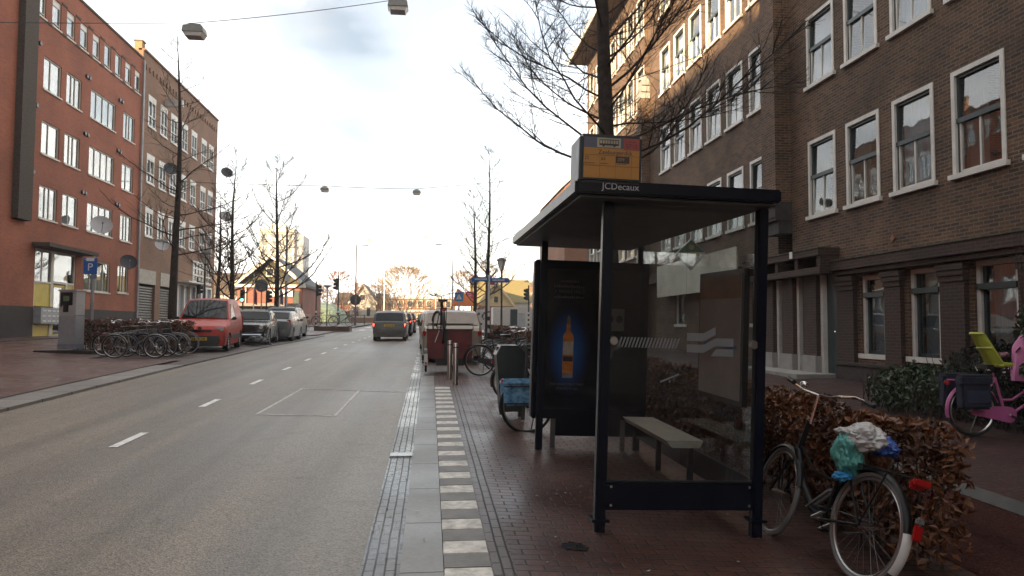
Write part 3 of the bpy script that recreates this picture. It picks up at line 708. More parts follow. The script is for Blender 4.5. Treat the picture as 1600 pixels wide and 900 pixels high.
# white porch and louvres at the far end
mb = MB()
for i, y in enumerate((53.5, 54.9, 56.2, 57.5, 58.8, 60.1, 61.4)): mb.box(LX - .12, LX + .05, y, y + .28, .6, 4.5)
for z in (4.38,): mb.box(LX - .12, LX + .06, 53.4, 61.62, z, z + .14)
sf = mb.build('shopfront', wood_white, Bk)
MB().box(LX - .16, LX - .12, 53.4, 61.6, .6, 4.4).build('panel', mat('bluegrey_panel', (.30, .33, .37), .5), sf)
MB().box(LX, LX + .9, 53.2, 58.3, 4.55, 4.66).build('canopy', wood_white, Bk)
mb = MB(); bars(mb, 4.6, 1.6, .12, LX - .02 - 0, LX + .06, (-1.5, -.75, 0, .75, 1.5), (.55, 1.05)); 
for i, v in enumerate(mb.v): mb.v[i] = (v[0], v[1] + 59.0, v[2] + 4.75)
ww = mb.build('grid_window', wood_white, Bk); MB().box(LX - .01, LX + .012, 56.8, 61.2, 4.85, 6.2).build('pane', mat('dark_pane', (.03, .034, .04), .1, spec=.7), ww)
MB().box(LX + .01, LX + .9, 49.6, 50.2, 13.9, 14.5) if False else None
lamp_arm = MB(); lamp_arm.box(LX, LX + 1.1, 50.2, 50.55, 16.0, 16.42); lamp_arm.build('signboard', mat('pale_panel', (.5, .5, .48), .5), Bk)

# ------------------------------------------------------------------ right: dark brown brick terrace
RX = 9.0
def ledge(name, y0, y1, zt, zb, out, root, m=B_porch): return MB().box(RX - out, RX + .02, y0, y1, zb, zt).build(name, m, root)
moss = mat('mossy_stone', (.105, .10, .07), .9, var=.3, scale=6)
# nearest house
R1 = thing('terrace_house', 'dark brick house nearest the camera with ground floor windows under a mossy ledge', 'building', (RX, 10, .4))
sp = []
ys4 = [(10.58, 11.78), (12.24, 13.44), (13.87, 15.07), (15.49, 16.69)]
ex = [(8.95, 10.15), (7.3, 8.5), (5.65, 6.85), (2.3, 3.5), (-.6, .6)]
for z, h in ((4.24, 1.80), (7.37, 1.70), (10.5, 1.7)):
    for a, b in ys4 + ex: sp.append(('sash', a, b, z, z + h))
gs = [('ground', 13.83, 14.64, 1.06, 2.68), ('ground', 12.22, 13.07, 1.06, 2.70), ('ground', 10.45, 11.38, 1.0, 2.72), ('ground', 8.3, 9.4, 1.0, 2.72), ('ground', 5.6, 6.7, .9, 2.72)]
doors = [(15.62, 16.02), (16.68, 17.12)]
dop = [(15.45, 15.95, .50, 2.78), (16.62, 17.05, .52, 2.80)]
slots = [(15.62, 16.45, 2.97, 3.17), (16.62, 17.45, 2.99, 3.19)]
mb = MB(); facade_mesh(mb, RX, -1, -80, 17.55, -2.6, 14.2, [s[1:] for s in sp + gs] + dop + slots, depth=.3); shell(mb, RX, -1, -80, 17.55, -2.6, 14.2, 10); mb.build('wall', B_dark, R1)
r5 = random.Random(11)
wins(sp, RX, -1, R1, lambda k: r5.choice((0, 1, 2, 3, 0))); wins(gs, RX + .06, -1, R1, lambda k: 0)
mb = MB(); mb.box(RX - .24, RX + .02, -8, 15.40, 2.84, 3.05); mb.box(RX - .18, RX + .02, -8, 15.40, 2.74, 2.84); mb.build('ledge', B_porch, R1)
MB().box(RX - .26, RX + .02, -8, 15.41, 3.05, 3.075).build('ledge_capping', moss, R1)
# corbelled piers between the ground floor windows
for a, b in ((14.78, 15.42), (13.2, 13.7), (11.5, 12.08), (9.5, 10.3), (7.0, 8.2)):
    mb = MB(); mb.box(RX - .09, RX + .01, a, b, -.3, 2.3)
    for i in range(4): mb.box(RX - .09 - .022 * i, RX + .01, a - .02 * i, b + .02 * i, 2.3 + i * .1, 2.395 + i * .1)
    mb.build('pier', B_porch, R1)
MB().box(RX - .12, RX + .01, -8, 15.44, -.5, .80).build('plinth', B_plinth, R1)
MB().box(RX - .15, RX + .01, -8, 15.45, .80, .86).build('plinth_capping', B_plinth, R1)
# door porch: ledge, stone-footed piers, white door frames, dark doors
MB().box(RX - .5, RX + .02, 15.42, 19.4, 3.2, 3.36).build('porch_ledge', B_porch, R1); MB().box(RX - .52, RX + .02, 15.41, 19.41, 3.36, 3.385).build('porch_capping', moss, R1)
MB().box(RX - .46, RX + .02, 15.44, 19.4, 2.80, 2.95).build('porch_beam', B_porch, R1)
for a, b in ((15.44, 15.6), (16.46, 16.6), (17.46, 17.6), (18.46, 18.6), (19.2, 19.4)): MB().box(RX - .44, RX + .02, a, b, 2.95, 3.2).build('porch_post', B_porch, R1)
for y in (16.0, 17.1, 18.15):
    p = MB().box(RX - .22, RX + .01, y + .06, y + .62, .95, 2.8).build('pier', B_porch, R1)
    MB().box(RX - .27, RX + .01, y + .03, y + .66, .3, .95).build('stone_foot', stone_grey, p)
    MB().box(RX - .12, RX + .03, y - .06, y + .05, .5, 2.8).build('door_frame', wood_white, R1)
    d = MB().box(RX - .02, RX + .04, y - .52, y - .07, .5, 2.8).build('door', green_paint, R1)
    MB().ball((RX - .05, y - .44, 1.5), .03, 8, 6).build('handle', chrome, d)
MB().box(RX - 1.0, RX, 15.5, 19.4, .2, .57).build('doorstep', stone_grey, R1)
MB().box(RX - .53, RX - .51, 16.55, 16.68, 3.22, 3.38).build('number_plate', sign_white, R1)
MB().lathe([(0, 0), (.07, 0), (.07, .04), (0, .05)], 4, (RX - .03, 13.5, 3.35), 'x').build('wall_ornament', mat('red_stone', (.3, .12, .08), .7), R1)
# projecting brick pier with a stepped foot
mb = MB(); mb.box(RX - .42, RX + .02, 17.55, 18.32, 4.75, 14.3); mb.build('pilaster', B_dark, R1)
mb = MB()
for i, (z0, z1, o) in enumerate(((3.95, 4.28, .34), (4.28, 4.36, .42), (4.36, 4.64, .44), (4.64, 4.75, .50))): mb.box(RX - o, RX + .02, 17.58 - .03 * (o > .4), 18.3 + .03 * (o > .4), z0, z1)
mb.build('pilaster_foot', mat('dark_stone', (.055, .048, .044), .8, var=.25, scale=5, bump=.2), R1)
MB().box(RX - .5, RX + 10, -80, 17.5, 14.2, 14.5).build('cornice', wood_white, R1)

def terrace(label, y0, y1, zt, sills, cols, w, h, eave, gf=True, m=B_dark, seed=1, foot=.4):
    root = thing('terrace_house', label, 'building', (RX, (y0 + y1) / 2, .6)); sp = []; rr = random.Random(seed)
    for z in sills:
        for a in cols: sp.append(('sash', a, a + w, z, z + h))
    low = [('ground', a + .1, a + w, 1.3 + foot, 3.1 + foot) for a in cols[::2]] if gf else []
    mb = MB(); facade_mesh(mb, RX, -1, y0, y1, -.3, zt, [s[1:] for s in sp + low], depth=.2); shell(mb, RX, -1, y0, y1, -.3, zt, 10); mb.build('wall', m, root)
    wins(sp, RX, -1, root, lambda k: rr.choice((0, 1, 2, 0))); wins(low, RX + .05, -1, root, lambda k: 0)
    return root
R2 = terrace('dark brick house between two brick pilasters with sun on its top floor', 18.3, 29.55, 17.05, (4.52, 7.65, 10.76, 13.9), [18.75 + 1.63 * i for i in range(6)], 1.18, 1.76, .9, seed=3)
MB().box(RX - .3, RX + .01, 19.4, 29.5, 3.3, 3.6).build('ledge', B_porch, R2)
fb = MB().box(RX - .34, RX - .3, 20.2, 27.6, 2.72, 3.9).build('reflected_front', mat('reflected_cream', (.66, .63, .52), .5, var=.12, scale=1.5), R2)  # board stands in for a white front reflected in the shelter glass
R3 = terrace('sunlit brick house with deep white edged eaves behind the big bare tree', 30.2, 41.8, 17.05, (4.7, 7.92, 11.0, 14.1), [30.3 + 1.62 * i for i in range(7)], 1.15, 1.84, .9, seed=5)
p = MB().box(RX - .35, RX + .02, 29.55, 30.2, 0, 11.1).build('pilaster', B_dark, R3)
q = MB()
for i in range(3): q.box(RX - .40 + .05 * i, RX + .1, 29.52 + .05 * i, 30.24 - .05 * i, 11.1 + i * .30, 11.34 + i * .30)
q.lathe([(.26, 0), (.24, .15), (.12, .24), (0, .26)], 12, (RX - .12, 29.88, 11.94)); q.build('pilaster_cap', stone_grey, p)
for root, a, b in ((R2, 18.3, 29.9), (R3, 29.9, 42.4)):
    MB().box(RX - 1.0, RX + 5, a, b, 17.06, 17.22).build('soffit', mat('brown_soffit', (.17, .11, .07), .7, var=.15), root); MB().box(RX - 1.06, RX - 1.0, a, b, 17.0, 17.34).build('gutter', wood_white, root)
    q = MB(); q.prism([(RX - 1.05, 17.34), (RX + 5, 21.5), (RX + 11, 17.34)], lambda u, v, t: (u, t, v), a, b); q.build('roof', mat('red_roof_tiles', (.18, .075, .05), .8, var=.25, scale=12), root)
# next block, an orange gabled end seen past the corner
R4 = thing('terrace_house', 'orange brick gabled house far behind the shelter roof', 'building', (10, 54, 1.1))
mb = MB(); mb.prism([(10.7, .6), (20, .6), (20, 13.0), (15.4, 17.2), (10.7, 13.0)], lambda u, v, t: (u, t, v), 58.5, 72); mb.build('wall', B_orange, R4)
q = MB()
for a, b in (((10.5, 12.85), (15.4, 17.35)), ((20.2, 12.85), (15.4, 17.35))):
    q.prism([a, b, (b[0], b[1] + .45), (a[0], a[1] + .45)], lambda u, v, t: (u, t, v), 58.3, 72.2)
q.build('roof', wood_white, R4)

# ------------------------------------------------------------------ satellite dishes on the left flats
def dish(x, y, z, r, m, label, ax=-35, tilt=25):
    root = thing('satellite_dish', label, 'satellite dish', (x, y, z), 'satellite dishes on the left flats', local=True, rz=radians(ax))
    # local: opens towards +x, up-tilted
    M = Matrix.Rotation(-radians(tilt), 4, 'Y')
    d = MB(); d.T = M; d.lathe([(r, .16 * r / .6), (r * .8, .09 * r / .6), (r * .5, .03), (0, 0)], 28, (.12, 0, 0), 'x'); d.lathe([(r, .16 * r / .6), (r * .8, .075 * r / .6), (r * .5, .015), (0, -.015)], 28, (.12, 0, 0), 'x'); d.build('reflector', m, root, smooth=True)
    b = MB(); b.tube([(.1, 0, 0), (-.15, 0, -.05), (-.35, .3 * r, -.3)], .025, 6); b.build('bracket', black_metal, root)
    a = MB(); a.T = M; a.tube([(.13, 0, -r * .95), (.6 * r + .3, 0, -.15)], .014, 6); a.obox((.62 * r + .3, 0, -.12), (.14, .07, .07), None, .015); a.build('feed_arm', box_grey, root)
white_dish = mat('grey_white_dish', (.50, .49, .49), .5, var=.08); dark_dish = mat('dark_dish', (.035, .036, .042), .5)
def on_left(py, pz, off=.6): return (LX + off, py, pz)
dish(LX + .75, 39.6, 6.55, .52, white_dish, 'big pale satellite dish in front of the wide first floor window', -60)
dish(LX + .6, 43.5, 5.0, .45, dark_dish, 'black satellite dish on the red wall above the small ground floor window', -60)
dish(LX + .6, 49.8, 11.6, .45, dark_dish, 'black satellite dish behind the bare tree between second floor windows', -60)
dish(LX + .6, 48.6, 6.55, .42, white_dish, 'small pale satellite dish below the first floor windows', -60)
dish(LX + .7, 62.5, 14.0, .48, dark_dish, 'dark satellite dish sticking out at the top of the far wall corner', -60)
dish(LX + .7, 62.5, 10.35, .5, white_dish, 'pale satellite dish sticking out lower on the far wall corner', -60)
# ------------------------------------------------------------------ bare trees, hedges, bushes
def limb(mb, p, d, L, r0, r1, rng, nseg=6, n=4, up=.10, wob=.16):
    pts = [p.copy()]; dirs = []
    for i in range(nseg):
        d = (d + Vector((rng.uniform(-wob, wob), rng.uniform(-wob, wob), rng.uniform(-wob, wob) * .7 + up))).normalized()
        p = p + d * (L / nseg); pts.append(p.copy()); dirs.append(d.copy())
    mb.tube(pts, [r0 + (r1 - r0) * i / nseg for i in range(nseg + 1)], n, cap=False)
    return pts, dirs
def bare_tree(name, label, x, y, H, r, seed, n1=26, first=.3, spread=.24, n2=9, n3=4, group=None, lowlen=1., m=bark, m2=twig_m, incl=.55, thick=1., z0=None, lean=(0, 0), n4=0, fpow=1.05, upc=.06):
    mr_ = max(.0028, y * .00012)
    rng = random.Random(seed); z = gz(x, y) - .15 if z0 is None else z0
    root = thing(name, label, 'tree', (x, y, z), group, local=True)
    t = MB(); pts = []; rs = []
    for i in range(15):
        u = i / 14; pts.append(Vector((sin(u * 5 + seed) * .012 * H * u + lean[0] * u, cos(u * 4 + seed) * .010 * H * u + lean[1] * u, u * H))); rs.append(max(.008, r * (1 - u) ** .8 * (1.25 if i == 0 else 1)))
    t.tube(pts, rs, 10); t.build('trunk', m, root, smooth=True)
    b = MB()
    for k in range(n1):
        u = first + (1 - first) * ((k + rng.random() * .8) / n1) ** fpow
        if u > .98: continue
        i = min(13, int(u * 14)); base = pts[i].lerp(pts[i + 1], u * 14 - i); rr = rs[i]
        a = k * 2.4 + rng.uniform(-.5, .5); f = (1 - u) / (1 - first)
        L = H * spread * (f ** .75 * .9 + .12) * rng.uniform(.7, 1.15) * (lowlen if f > .6 else 1)
        d = Vector((cos(a), sin(a), incl + rng.uniform(-.15, .25) + (1 - f) * .35)).normalized()
        r0 = max(.010, min(rr * .5, .05 * L / 3) * thick)
        lp, ld = limb(b, base, d, L, r0, r0 * .25, rng, 7, 5, up=upc, wob=.19)
        for q in range(n2):
            w = .22 + .76 * (q + rng.random()) / n2; j = min(6, int(w * 7)); s = lp[j].lerp(lp[j + 1], w * 7 - j)
            side = ld[j].cross(Vector((0, 0, 1))).normalized() * rng.choice((-1, 1))
            dd = (ld[j] * .7 + side * rng.uniform(.4, 1) + Vector((0, 0, rng.uniform(-.25, .5)))).normalized()
            L2 = L * .42 * (1.1 - w) * rng.uniform(.6, 1.2) + .12
            sp_, sd_ = limb(b, s, dd, L2, max(mr_ * 1.4, r0 * .42), max(mr_, r0 * .13), rng, 4, 3, up=.05, wob=.2)
            for e in range(n3):
                w2 = (e + rng.random()) / n3; j2 = min(3, int(w2 * 4)); s2 = sp_[j2].lerp(sp_[j2 + 1], w2 * 4 - j2)
                d3 = (sd_[j2] + Vector((rng.uniform(-.9, .9), rng.uniform(-.9, .9), rng.uniform(-.5, .7)))).normalized()
                p4, d4 = limb(b, s2, d3, L2 * .5 * rng.uniform(.5, 1.1) + .06, max(mr_, r0 * .17), max(mr_ * .7, r0 * .07), rng, 3, 3, up=.03, wob=.22)
                for _ in range(n4):
                    limb(b, p4[1], (d4[1] + Vector((rng.uniform(-.9, .9), rng.uniform(-.9, .9), rng.uniform(-.4, .7)))).normalized(), L2 * .25 * rng.uniform(.5, 1.1) + .05, .0028, .0018, rng, 2, 3, wob=.2)
    b.build('crown', m2, root, fix=False)
    return root
bare_tree('bare_tree', 'big bare tree with many long limbs rising behind the bus shelter', 3.12, 12.6, 14.5, .185, 21, n1=60, first=.285, spread=.225, n2=14, n3=7, n4=2, lowlen=1.15, incl=.36, thick=.44, lean=(-.12, 0), fpow=1.25)
bare_tree('bare_tree', 'slim bare tree behind the parked bicycles, in front of the brown flats', -8.95, 27, 11.3, .16, 5, n1=34, first=.30, spread=.25, n2=9, n3=3, incl=.12, thick=.6, upc=.04, fpow=1.2)
bare_tree('bare_tree', 'bare tree behind the vintage car, nearest the end of the brown flats', -10.3, 40, 9.6, .15, 8, n1=24, first=.2, spread=.40, n2=12, n3=5, incl=.15, thick=.8, upc=.16, fpow=1.3)
bare_tree('bare_tree', 'bare tree behind the dark people carrier, in front of the gabled pub', -9.27, 46, 10.8, .17, 13, n1=28, first=.22, spread=.42, n2=13, n3=5, incl=.15, thick=.8, upc=.17, fpow=1.3)
bare_tree('bare_tree', 'leaning bare tree with a low bent bough beside the corner of the brown flats', -12.4, 44.5, 8.5, .14, 31, n1=18, first=.3, spread=.42, n2=11, n3=5, incl=.3, thick=.8, upc=.14, fpow=1.2, lean=(.3, 0))
bare_tree('bare_tree', 'tall bare street tree behind the blue signpost, the taller of the two side by side', 3.25, 42, 11.2, .15, 17, n1=34, first=.24, spread=.25, n2=10, n3=4, incl=.25, thick=.8, upc=.14, fpow=1.2)
bare_tree('bare_tree', 'bare street tree left of the blue signpost, the shorter of the two side by side', 2.87, 48, 9.8, .15, 19, n1=32, first=.22, spread=.28, n2=10, n3=4, incl=.25, thick=.8, upc=.14, fpow=1.2)
# far trees and bushes round the bridge, sunlit
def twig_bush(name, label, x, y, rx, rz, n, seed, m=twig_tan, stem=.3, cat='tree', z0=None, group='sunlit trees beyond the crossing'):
    rng = random.Random(seed); z = interp(y, PY, PZ) if z0 is None else z0
    root = thing(name, label, cat, (x, y, z), group, local=True)
    t = MB(); b = MB()
    for k in range(5):
        a = k * 1.3; t.tube([(0, 0, 0), (cos(a) * rx * .25, sin(a) * rx * .25, rz * .7), (cos(a) * rx * .5, sin(a) * rx * .5, rz * 1.3)], [stem * .25, stem * .16, stem * .05], 5)
    for i in range(n):
        u = rng.random(); a = rng.uniform(0, 2 * pi); h = rng.random() ** .8
        R = rx * (sin(pi * min(1, .18 + h * .80)) ** .6) * sqrt(u) * rng.uniform(.8, 1.08)
        p = Vector((cos(a) * R, sin(a) * R, .25 * rz * .5 + h * 2 * rz * .88))
        d = Vector((cos(a) * .7, sin(a) * .7, rng.uniform(.1, 1.3))).normalized(); L = rng.uniform(.3, .8) * rx * .35
        s = d.orthogonal().normalized(); s = Matrix.Rotation(rng.uniform(0, 6.3), 3, d) @ s; w = rng.uniform(.012, .03) * (1 + y / 120)
        b.add([p - s * w, p + s * w, p + d * L + s * w * .3 + Vector((rng.uniform(-.1, .1), rng.uniform(-.1, .1), 0)) * L], [(0, 1, 2)])
    t.build('trunk', twig_m, root); b.build('crown', m, root, fix=False)
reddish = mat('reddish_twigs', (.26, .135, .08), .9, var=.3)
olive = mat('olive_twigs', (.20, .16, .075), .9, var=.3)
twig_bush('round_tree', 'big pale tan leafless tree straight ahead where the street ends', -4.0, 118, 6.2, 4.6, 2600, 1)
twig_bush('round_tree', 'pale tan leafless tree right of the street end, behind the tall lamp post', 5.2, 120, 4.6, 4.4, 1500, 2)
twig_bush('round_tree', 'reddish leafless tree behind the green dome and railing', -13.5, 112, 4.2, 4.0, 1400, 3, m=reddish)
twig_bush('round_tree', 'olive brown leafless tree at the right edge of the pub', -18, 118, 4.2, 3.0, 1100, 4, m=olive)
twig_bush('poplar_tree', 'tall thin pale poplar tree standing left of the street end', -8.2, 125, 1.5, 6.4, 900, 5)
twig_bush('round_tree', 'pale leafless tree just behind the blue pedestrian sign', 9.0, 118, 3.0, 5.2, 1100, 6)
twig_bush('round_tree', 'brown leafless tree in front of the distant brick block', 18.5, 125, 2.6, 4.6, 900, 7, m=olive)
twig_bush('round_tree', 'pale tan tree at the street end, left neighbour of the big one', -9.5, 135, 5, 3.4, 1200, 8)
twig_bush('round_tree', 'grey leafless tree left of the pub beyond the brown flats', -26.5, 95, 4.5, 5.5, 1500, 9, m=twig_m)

def leafy(name, label, cat, boxes, n, m, size, seed, stemm=twig_m, kind='round', group=None, zoff=0, stems=True):
    """hedge or shrub: thousands of separate little leaves spread through its volume, on twigs"""
    rng = random.Random(seed); x0, x1, y0, y1, h = boxes; cx, cy = (x0 + x1) / 2, (y0 + y1) / 2
    root = thing(name, label, cat, (cx, cy, gz(cx, cy) + zoff), group, local=True)
    lm = MB(); vs = []; fs = []
    for i in range(n):
        if kind == 'hedge':
            for _ in range(8):
                x, y, t = rng.uniform(x0, x1), rng.uniform(y0, y1), rng.random() ** .75
                e = min(x - x0, x1 - x, (y - y0) * .8, (y1 - y) * .8, (1 - t) * h)
                lump = noise.noise(Vector((x * 1.7, y * 1.7, t * h * 1.7)) + Vector((seed, 0, 0)))
                if e < rng.random() * .30 + .02 and lump > -.25 - .2 * t: break
            bulge = noise.noise(Vector((x * 1.3, y * 1.3, t * 2))) * .12
            p = Vector((x - cx + bulge + (x - cx) * .12 * t, y - cy + bulge, gz(x, y) - gz(cx, cy) - zoff + .06 + t * h * (1 + noise.noise(Vector((x * 2.1, y * 2.1, seed))) * .13)))
        else:
            a = rng.uniform(0, 2 * pi); t = rng.random(); R = (.35 + .65 * sqrt(rng.random()))
            prof = sin(pi * (.22 + .74 * t)) ** .6
            lump = 1 + .28 * noise.noise(Vector((cos(a) * 2.3, sin(a) * 2.3, t * 3.1 + seed)))
            p = Vector((cos(a) * (x1 - x0) / 2 * R * prof * lump, sin(a) * (y1 - y0) / 2 * R * prof * lump, .05 + t * h * lump))
        s = size * rng.uniform(.6, 1.3); d = Vector((rng.gauss(0, 1), rng.gauss(0, 1), rng.gauss(0, .8))).normalized(); u = d.orthogonal().normalized(); u = Matrix.Rotation(rng.uniform(0, 6.3), 3, d) @ u; v = d.cross(u); cup = d * s * .22
        o = len(vs); vs += [p - u * s, p - u * s * .1 - v * s * .52 + cup, p + u * s, p - u * s * .1 + v * s * .52 + cup]; fs += [(o, o + 1, o + 2), (o, o + 2, o + 3)]
    lm.v = [tuple(q) for q in vs]; lm.f = fs
    lm.build('foliage', m, root, fix=False)
    if stems:
        st = MB()
        for i in range(int(20 + (x1 - x0) * (y1 - y0) * 22)):
            x, y = rng.uniform(x0 + .1, x1 - .1) - cx, rng.uniform(y0 + .1, y1 - .1) - cy; zb = gz(x + cx, y + cy) - gz(cx, cy) - zoff
            a = rng.uniform(0, 6.3); st.tube([(x, y, zb - .05), (x + cos(a) * .08, y + sin(a) * .08, zb + h * .5), (x + cos(a) * .22, y + sin(a) * .22, zb + h * .93)], [.012, .008, .003], 4)
        st.build('stems', stemm, root, fix=False)
    return root
leafy('beech_hedge', 'brown beech hedge running from the leaning black bicycle past the bus shelter', 'hedge', (3.12, 3.62, 4.62, 12.4, .87), 21000, leaf_beech, .036, 1, kind='hedge')
leafy('beech_hedge', 'brown beech hedge behind the bicycles beyond the rubbish bin', 'hedge', (2.9, 3.6, 16.5, 38, .85), 5200, leaf_beech, .055, 2, kind='hedge')
leafy('beech_hedge', 'brown beech hedge behind the bicycles on the left pavement', 'hedge', (-11.2, -7.9, 24.6, 25.5, .95), 5500, leaf_beech, .05, 3, kind='hedge')
leafy('laurel_shrub', 'pale edged leafy shrub at the foot of the house wall', 'shrub', (6.9, 8.7, 9.9, 11.7, .62), 2600, leaf_green, .045, 4)
leafy('conifer_shrub', 'dark dense evergreen shrub beside the pink bicycle', 'shrub', (7.3, 8.9, 8.4, 10.4, 1.05), 5200, mat('dark_conifer', (.012, .020, .010), .8, var=.4), .035, 5)
leafy('ivy_shrub', 'tall dark ivy covered shrub rising at the right edge', 'shrub', (7.35, 8.95, 7.2, 8.95, 2.75), 8000, leaf_green, .055, 6)
# ------------------------------------------------------------------ cars: body swept from side outline, plan taper and tumblehome
def car(name, label, cat, x, y, rz, P, group=None, dz=-.05):
    L, W, H = P['L'], P['W'], P['H']; top = P['top']; belt = P['belt']; xr, xf = P['axles']; wr = P.get('wr', .31); zb = P.get('zb', .2)
    root = thing(name, label, cat, (x, y, gz(x, y) + dz), group, local=True, rz=rz)
    root.rotation_euler = (0, -math.atan2(gz(x + cos(rz), y + sin(rz)) - gz(x - cos(rz), y - sin(rz)), 2), rz)
    X = [p[0] for p in top]; Z = [p[1] for p in top]
    tum = P.get('tumble', .22); nose = P.get('nose', .09)
    def ztop(q): return interp(q, X, Z)
    def hw(q, z):
        u = abs(q) / (L / 2); k = 1 - nose * max(0, (u - .72) / .28) ** 2.2
        w = W / 2 * k
        if z > belt: w -= (z - belt) * tum
        elif z < .55: w -= (.55 - z) * .10
        else: w += .012 * sin(pi * (z - .55) / max(.05, belt - .55))
        return w
    def zbot(q):
        z = zb
        for c in (xr, xf):
            d = abs(q - c)
            if d < wr + .07: z = max(z, wr + sqrt(max(0, (wr + .07) ** 2 - d * d)))
        return z
    qs = set(X); n = 56
    qs |= {-L / 2 + L * i / n for i in range(n + 1)}
    for c in (xr, xf): qs |= {c + (wr + .07) * k for k in (-1, -.97, -.9, -.75, -.5, -.25, 0, .25, .5, .75, .9, .97, 1)}
    qs = sorted(q for q in qs if -L / 2 <= q <= L / 2)
    b = MB(); nl = 9; vs = []; per = 2 * (nl + 1) + 3
    for q in qs:
        z0, z1 = zbot(q), ztop(q); z1 = max(z1, z0 + .05); row = []
        for j in range(nl + 1):
            z = z0 + (z1 - z0) * (j / nl) ** .9; w = hw(q, z) - (.05 if j == nl else .012 if j == nl - 1 else 0)
            row.append((w, z - (0 if j < nl else .0)))
        cr = .03 if z1 > belt + .1 else .02
        vs += [(q, w, z) for w, z in row] + [(q, row[-1][0] * .6, z1 + cr * .8), (q, 0, z1 + cr), (q, -row[-1][0] * .6, z1 + cr * .8)] + [(q, -w, z) for w, z in reversed(row)]
    fs = []
    for i in range(len(qs) - 1):
        for k in range(per - 1): fs.append((i * per + k, i * per + k + 1, (i + 1) * per + k + 1, (i + 1) * per + k))
    fs += [tuple(range(per)), tuple((len(qs) - 1) * per + k for k in reversed(range(per)))]
    b.add(vs, fs); body = b.build('body', P['paint'], root, smooth=True, angle=32)
    MB().box(-L / 2 + .25, L / 2 - .25, -W / 2 + .2, W / 2 - .2, zb - .02, zb + .22).build('underbody', black_metal, root)
    # glass
    def side(poly, s, name='side_window', m=car_glass, off=.005):
        g = MB(); k = len(poly)
        g.add([(a, s * (hw(a, z) + off), z) for a, z in poly] + [(a, s * (hw(a, z) - .02), z) for a, z in poly],
              [tuple(range(k)), tuple(range(2 * k - 1, k - 1, -1))] + [(i, (i + 1) % k, k + (i + 1) % k, k + i) for i in range(k)])
        return g.build(name, m, root)
    for poly in P['side']:
        for s in (-1, 1): side(poly, s)
    def screen(a, bb, name, m=car_glass, inset=.10):
        (xa, za), (xb, zb_) = a, bb; nx, nz_ = (zb_ - za), -(xb - xa); l = sqrt(nx * nx + nz_ * nz_); nx, nz_ = nx / l * .012, nz_ / l * .012
        if nz_ < 0: nx, nz_ = -nx, -nz_
        g = MB(); vs = []
        for t in (0, .33, .66, 1):
            q = xa + (xb - xa) * t; z = za + (zb_ - za) * t; w = hw(q, z) - inset
            if abs(xa - xb) > .12: z = ztop(q) + .006
            else: nx = .035 * (1 if nx > 0 else -1)
            for v in (-1, -.6, 0, .6, 1): vs.append((q + nx, v * w, z + nz_ + (.034 * (1 - v * v))))
        g.add(vs, [(i * 5 + k, i * 5 + k + 1, i * 5 + 5 + k + 1, i * 5 + 5 + k) for i in range(3) for k in range(4)])
        return g.build(name, m, root, smooth=True)
    screen(*P['front'], 'windscreen', P.get('frontglass', car_glass)); screen(*P['rear'], 'rear_window', P.get('rearglass', car_glass))
    # wheels
    for c in (xr, xf):
        for s in (-1, 1):
            w = MB(); w.lathe([(wr * .62, -.09), (wr * .93, -.095), (wr, -.06), (wr, .06), (wr * .93, .095), (wr * .62, .09), (wr * .60, 0)], 26, (c, s * (W / 2 - .115), wr), 'y')
            wo_ = w.build('wheel', rubber, root, smooth=True)
            d = MB(); yy = s * (W / 2 - .045); d.lathe([(0, .0), (.05, .0), (wr * .3, -.012 * 1), (wr * .58, .012), (wr * .62, .0), (wr * .62, -.06)] if s > 0 else [(0, 0), (.05, 0), (wr * .3, .012), (wr * .58, -.012), (wr * .62, 0), (wr * .62, .06)], 20, (c, yy, wr), 'y')
            d.build('rim', P.get('rim', box_grey), wo_, smooth=True)
            h = MB()
            for k in range(6): t = k * pi / 3; h.obox((c + cos(t) * wr * .42, yy + s * .004, wr + sin(t) * wr * .42), (.05, .02, .05), None, .01)
            h.build('rim_hole', black_metal, wo_)
    # bumpers follow the ends
    for s, z0, z1 in ((1, *P.get('fb', (.22, .52))), (-1, *P.get('rb', (.25, .55)))):
        g = MB(); pts = []
        xe = s * (L / 2); m_ = 10
        for zz in (z0, (z0 + z1) / 2, z1):
            for i in range(m_ + 1):
                v = -1 + 2 * i / m_; o = .05 if zz == (z0 + z1) / 2 else .03
                pts.append((xe + s * (o - .10 * abs(v) ** 4), v * (hw(xe, zz) + .035), zz))
        g.add(pts, [(r_ * (m_ + 1) + i, r_ * (m_ + 1) + i + 1, (r_ + 1) * (m_ + 1) + i + 1, (r_ + 1) * (m_ + 1) + i) for r_ in range(2) for i in range(m_)])
        g.add([(xe - s * .12, p[1], p[2]) if False else (xe - s * .10, p[1] * .98, z1 + .0) for p in pts[-(m_ + 1):]] + pts[-(m_ + 1):], [(i, i + 1, m_ + 2 + i, m_ + 1 + i) for i in range(m_)])
        g.build('bumper', P.get('bumper', black_metal), root, smooth=True)
    # lamps, plates, mirrors, handles, door seams
    for s in (-1, 1):
        (hx, hy, hz_, a1, a2) = P['head']; g = MB(); g.obox((hx, s * hy, hz_), (.10, a1, a2), Matrix.Rotation(-s * .30, 4, 'Z'), .025); g.build('headlight', mat('headlight_glass', (.55, .57, .58), .08, var=.1, coat=1), root, smooth=True)
        (tx, ty, tz, a1, a2) = P['tail']; g = MB(); g.obox((tx, s * ty, tz), (.09, a1, a2), Matrix.Rotation(s * .25, 4, 'Z'), .02); g.build('tail_light', P.get('tailm', mat('tail_red', (.35, .012, .012), .2, var=.1, coat=.6)), root, smooth=True)
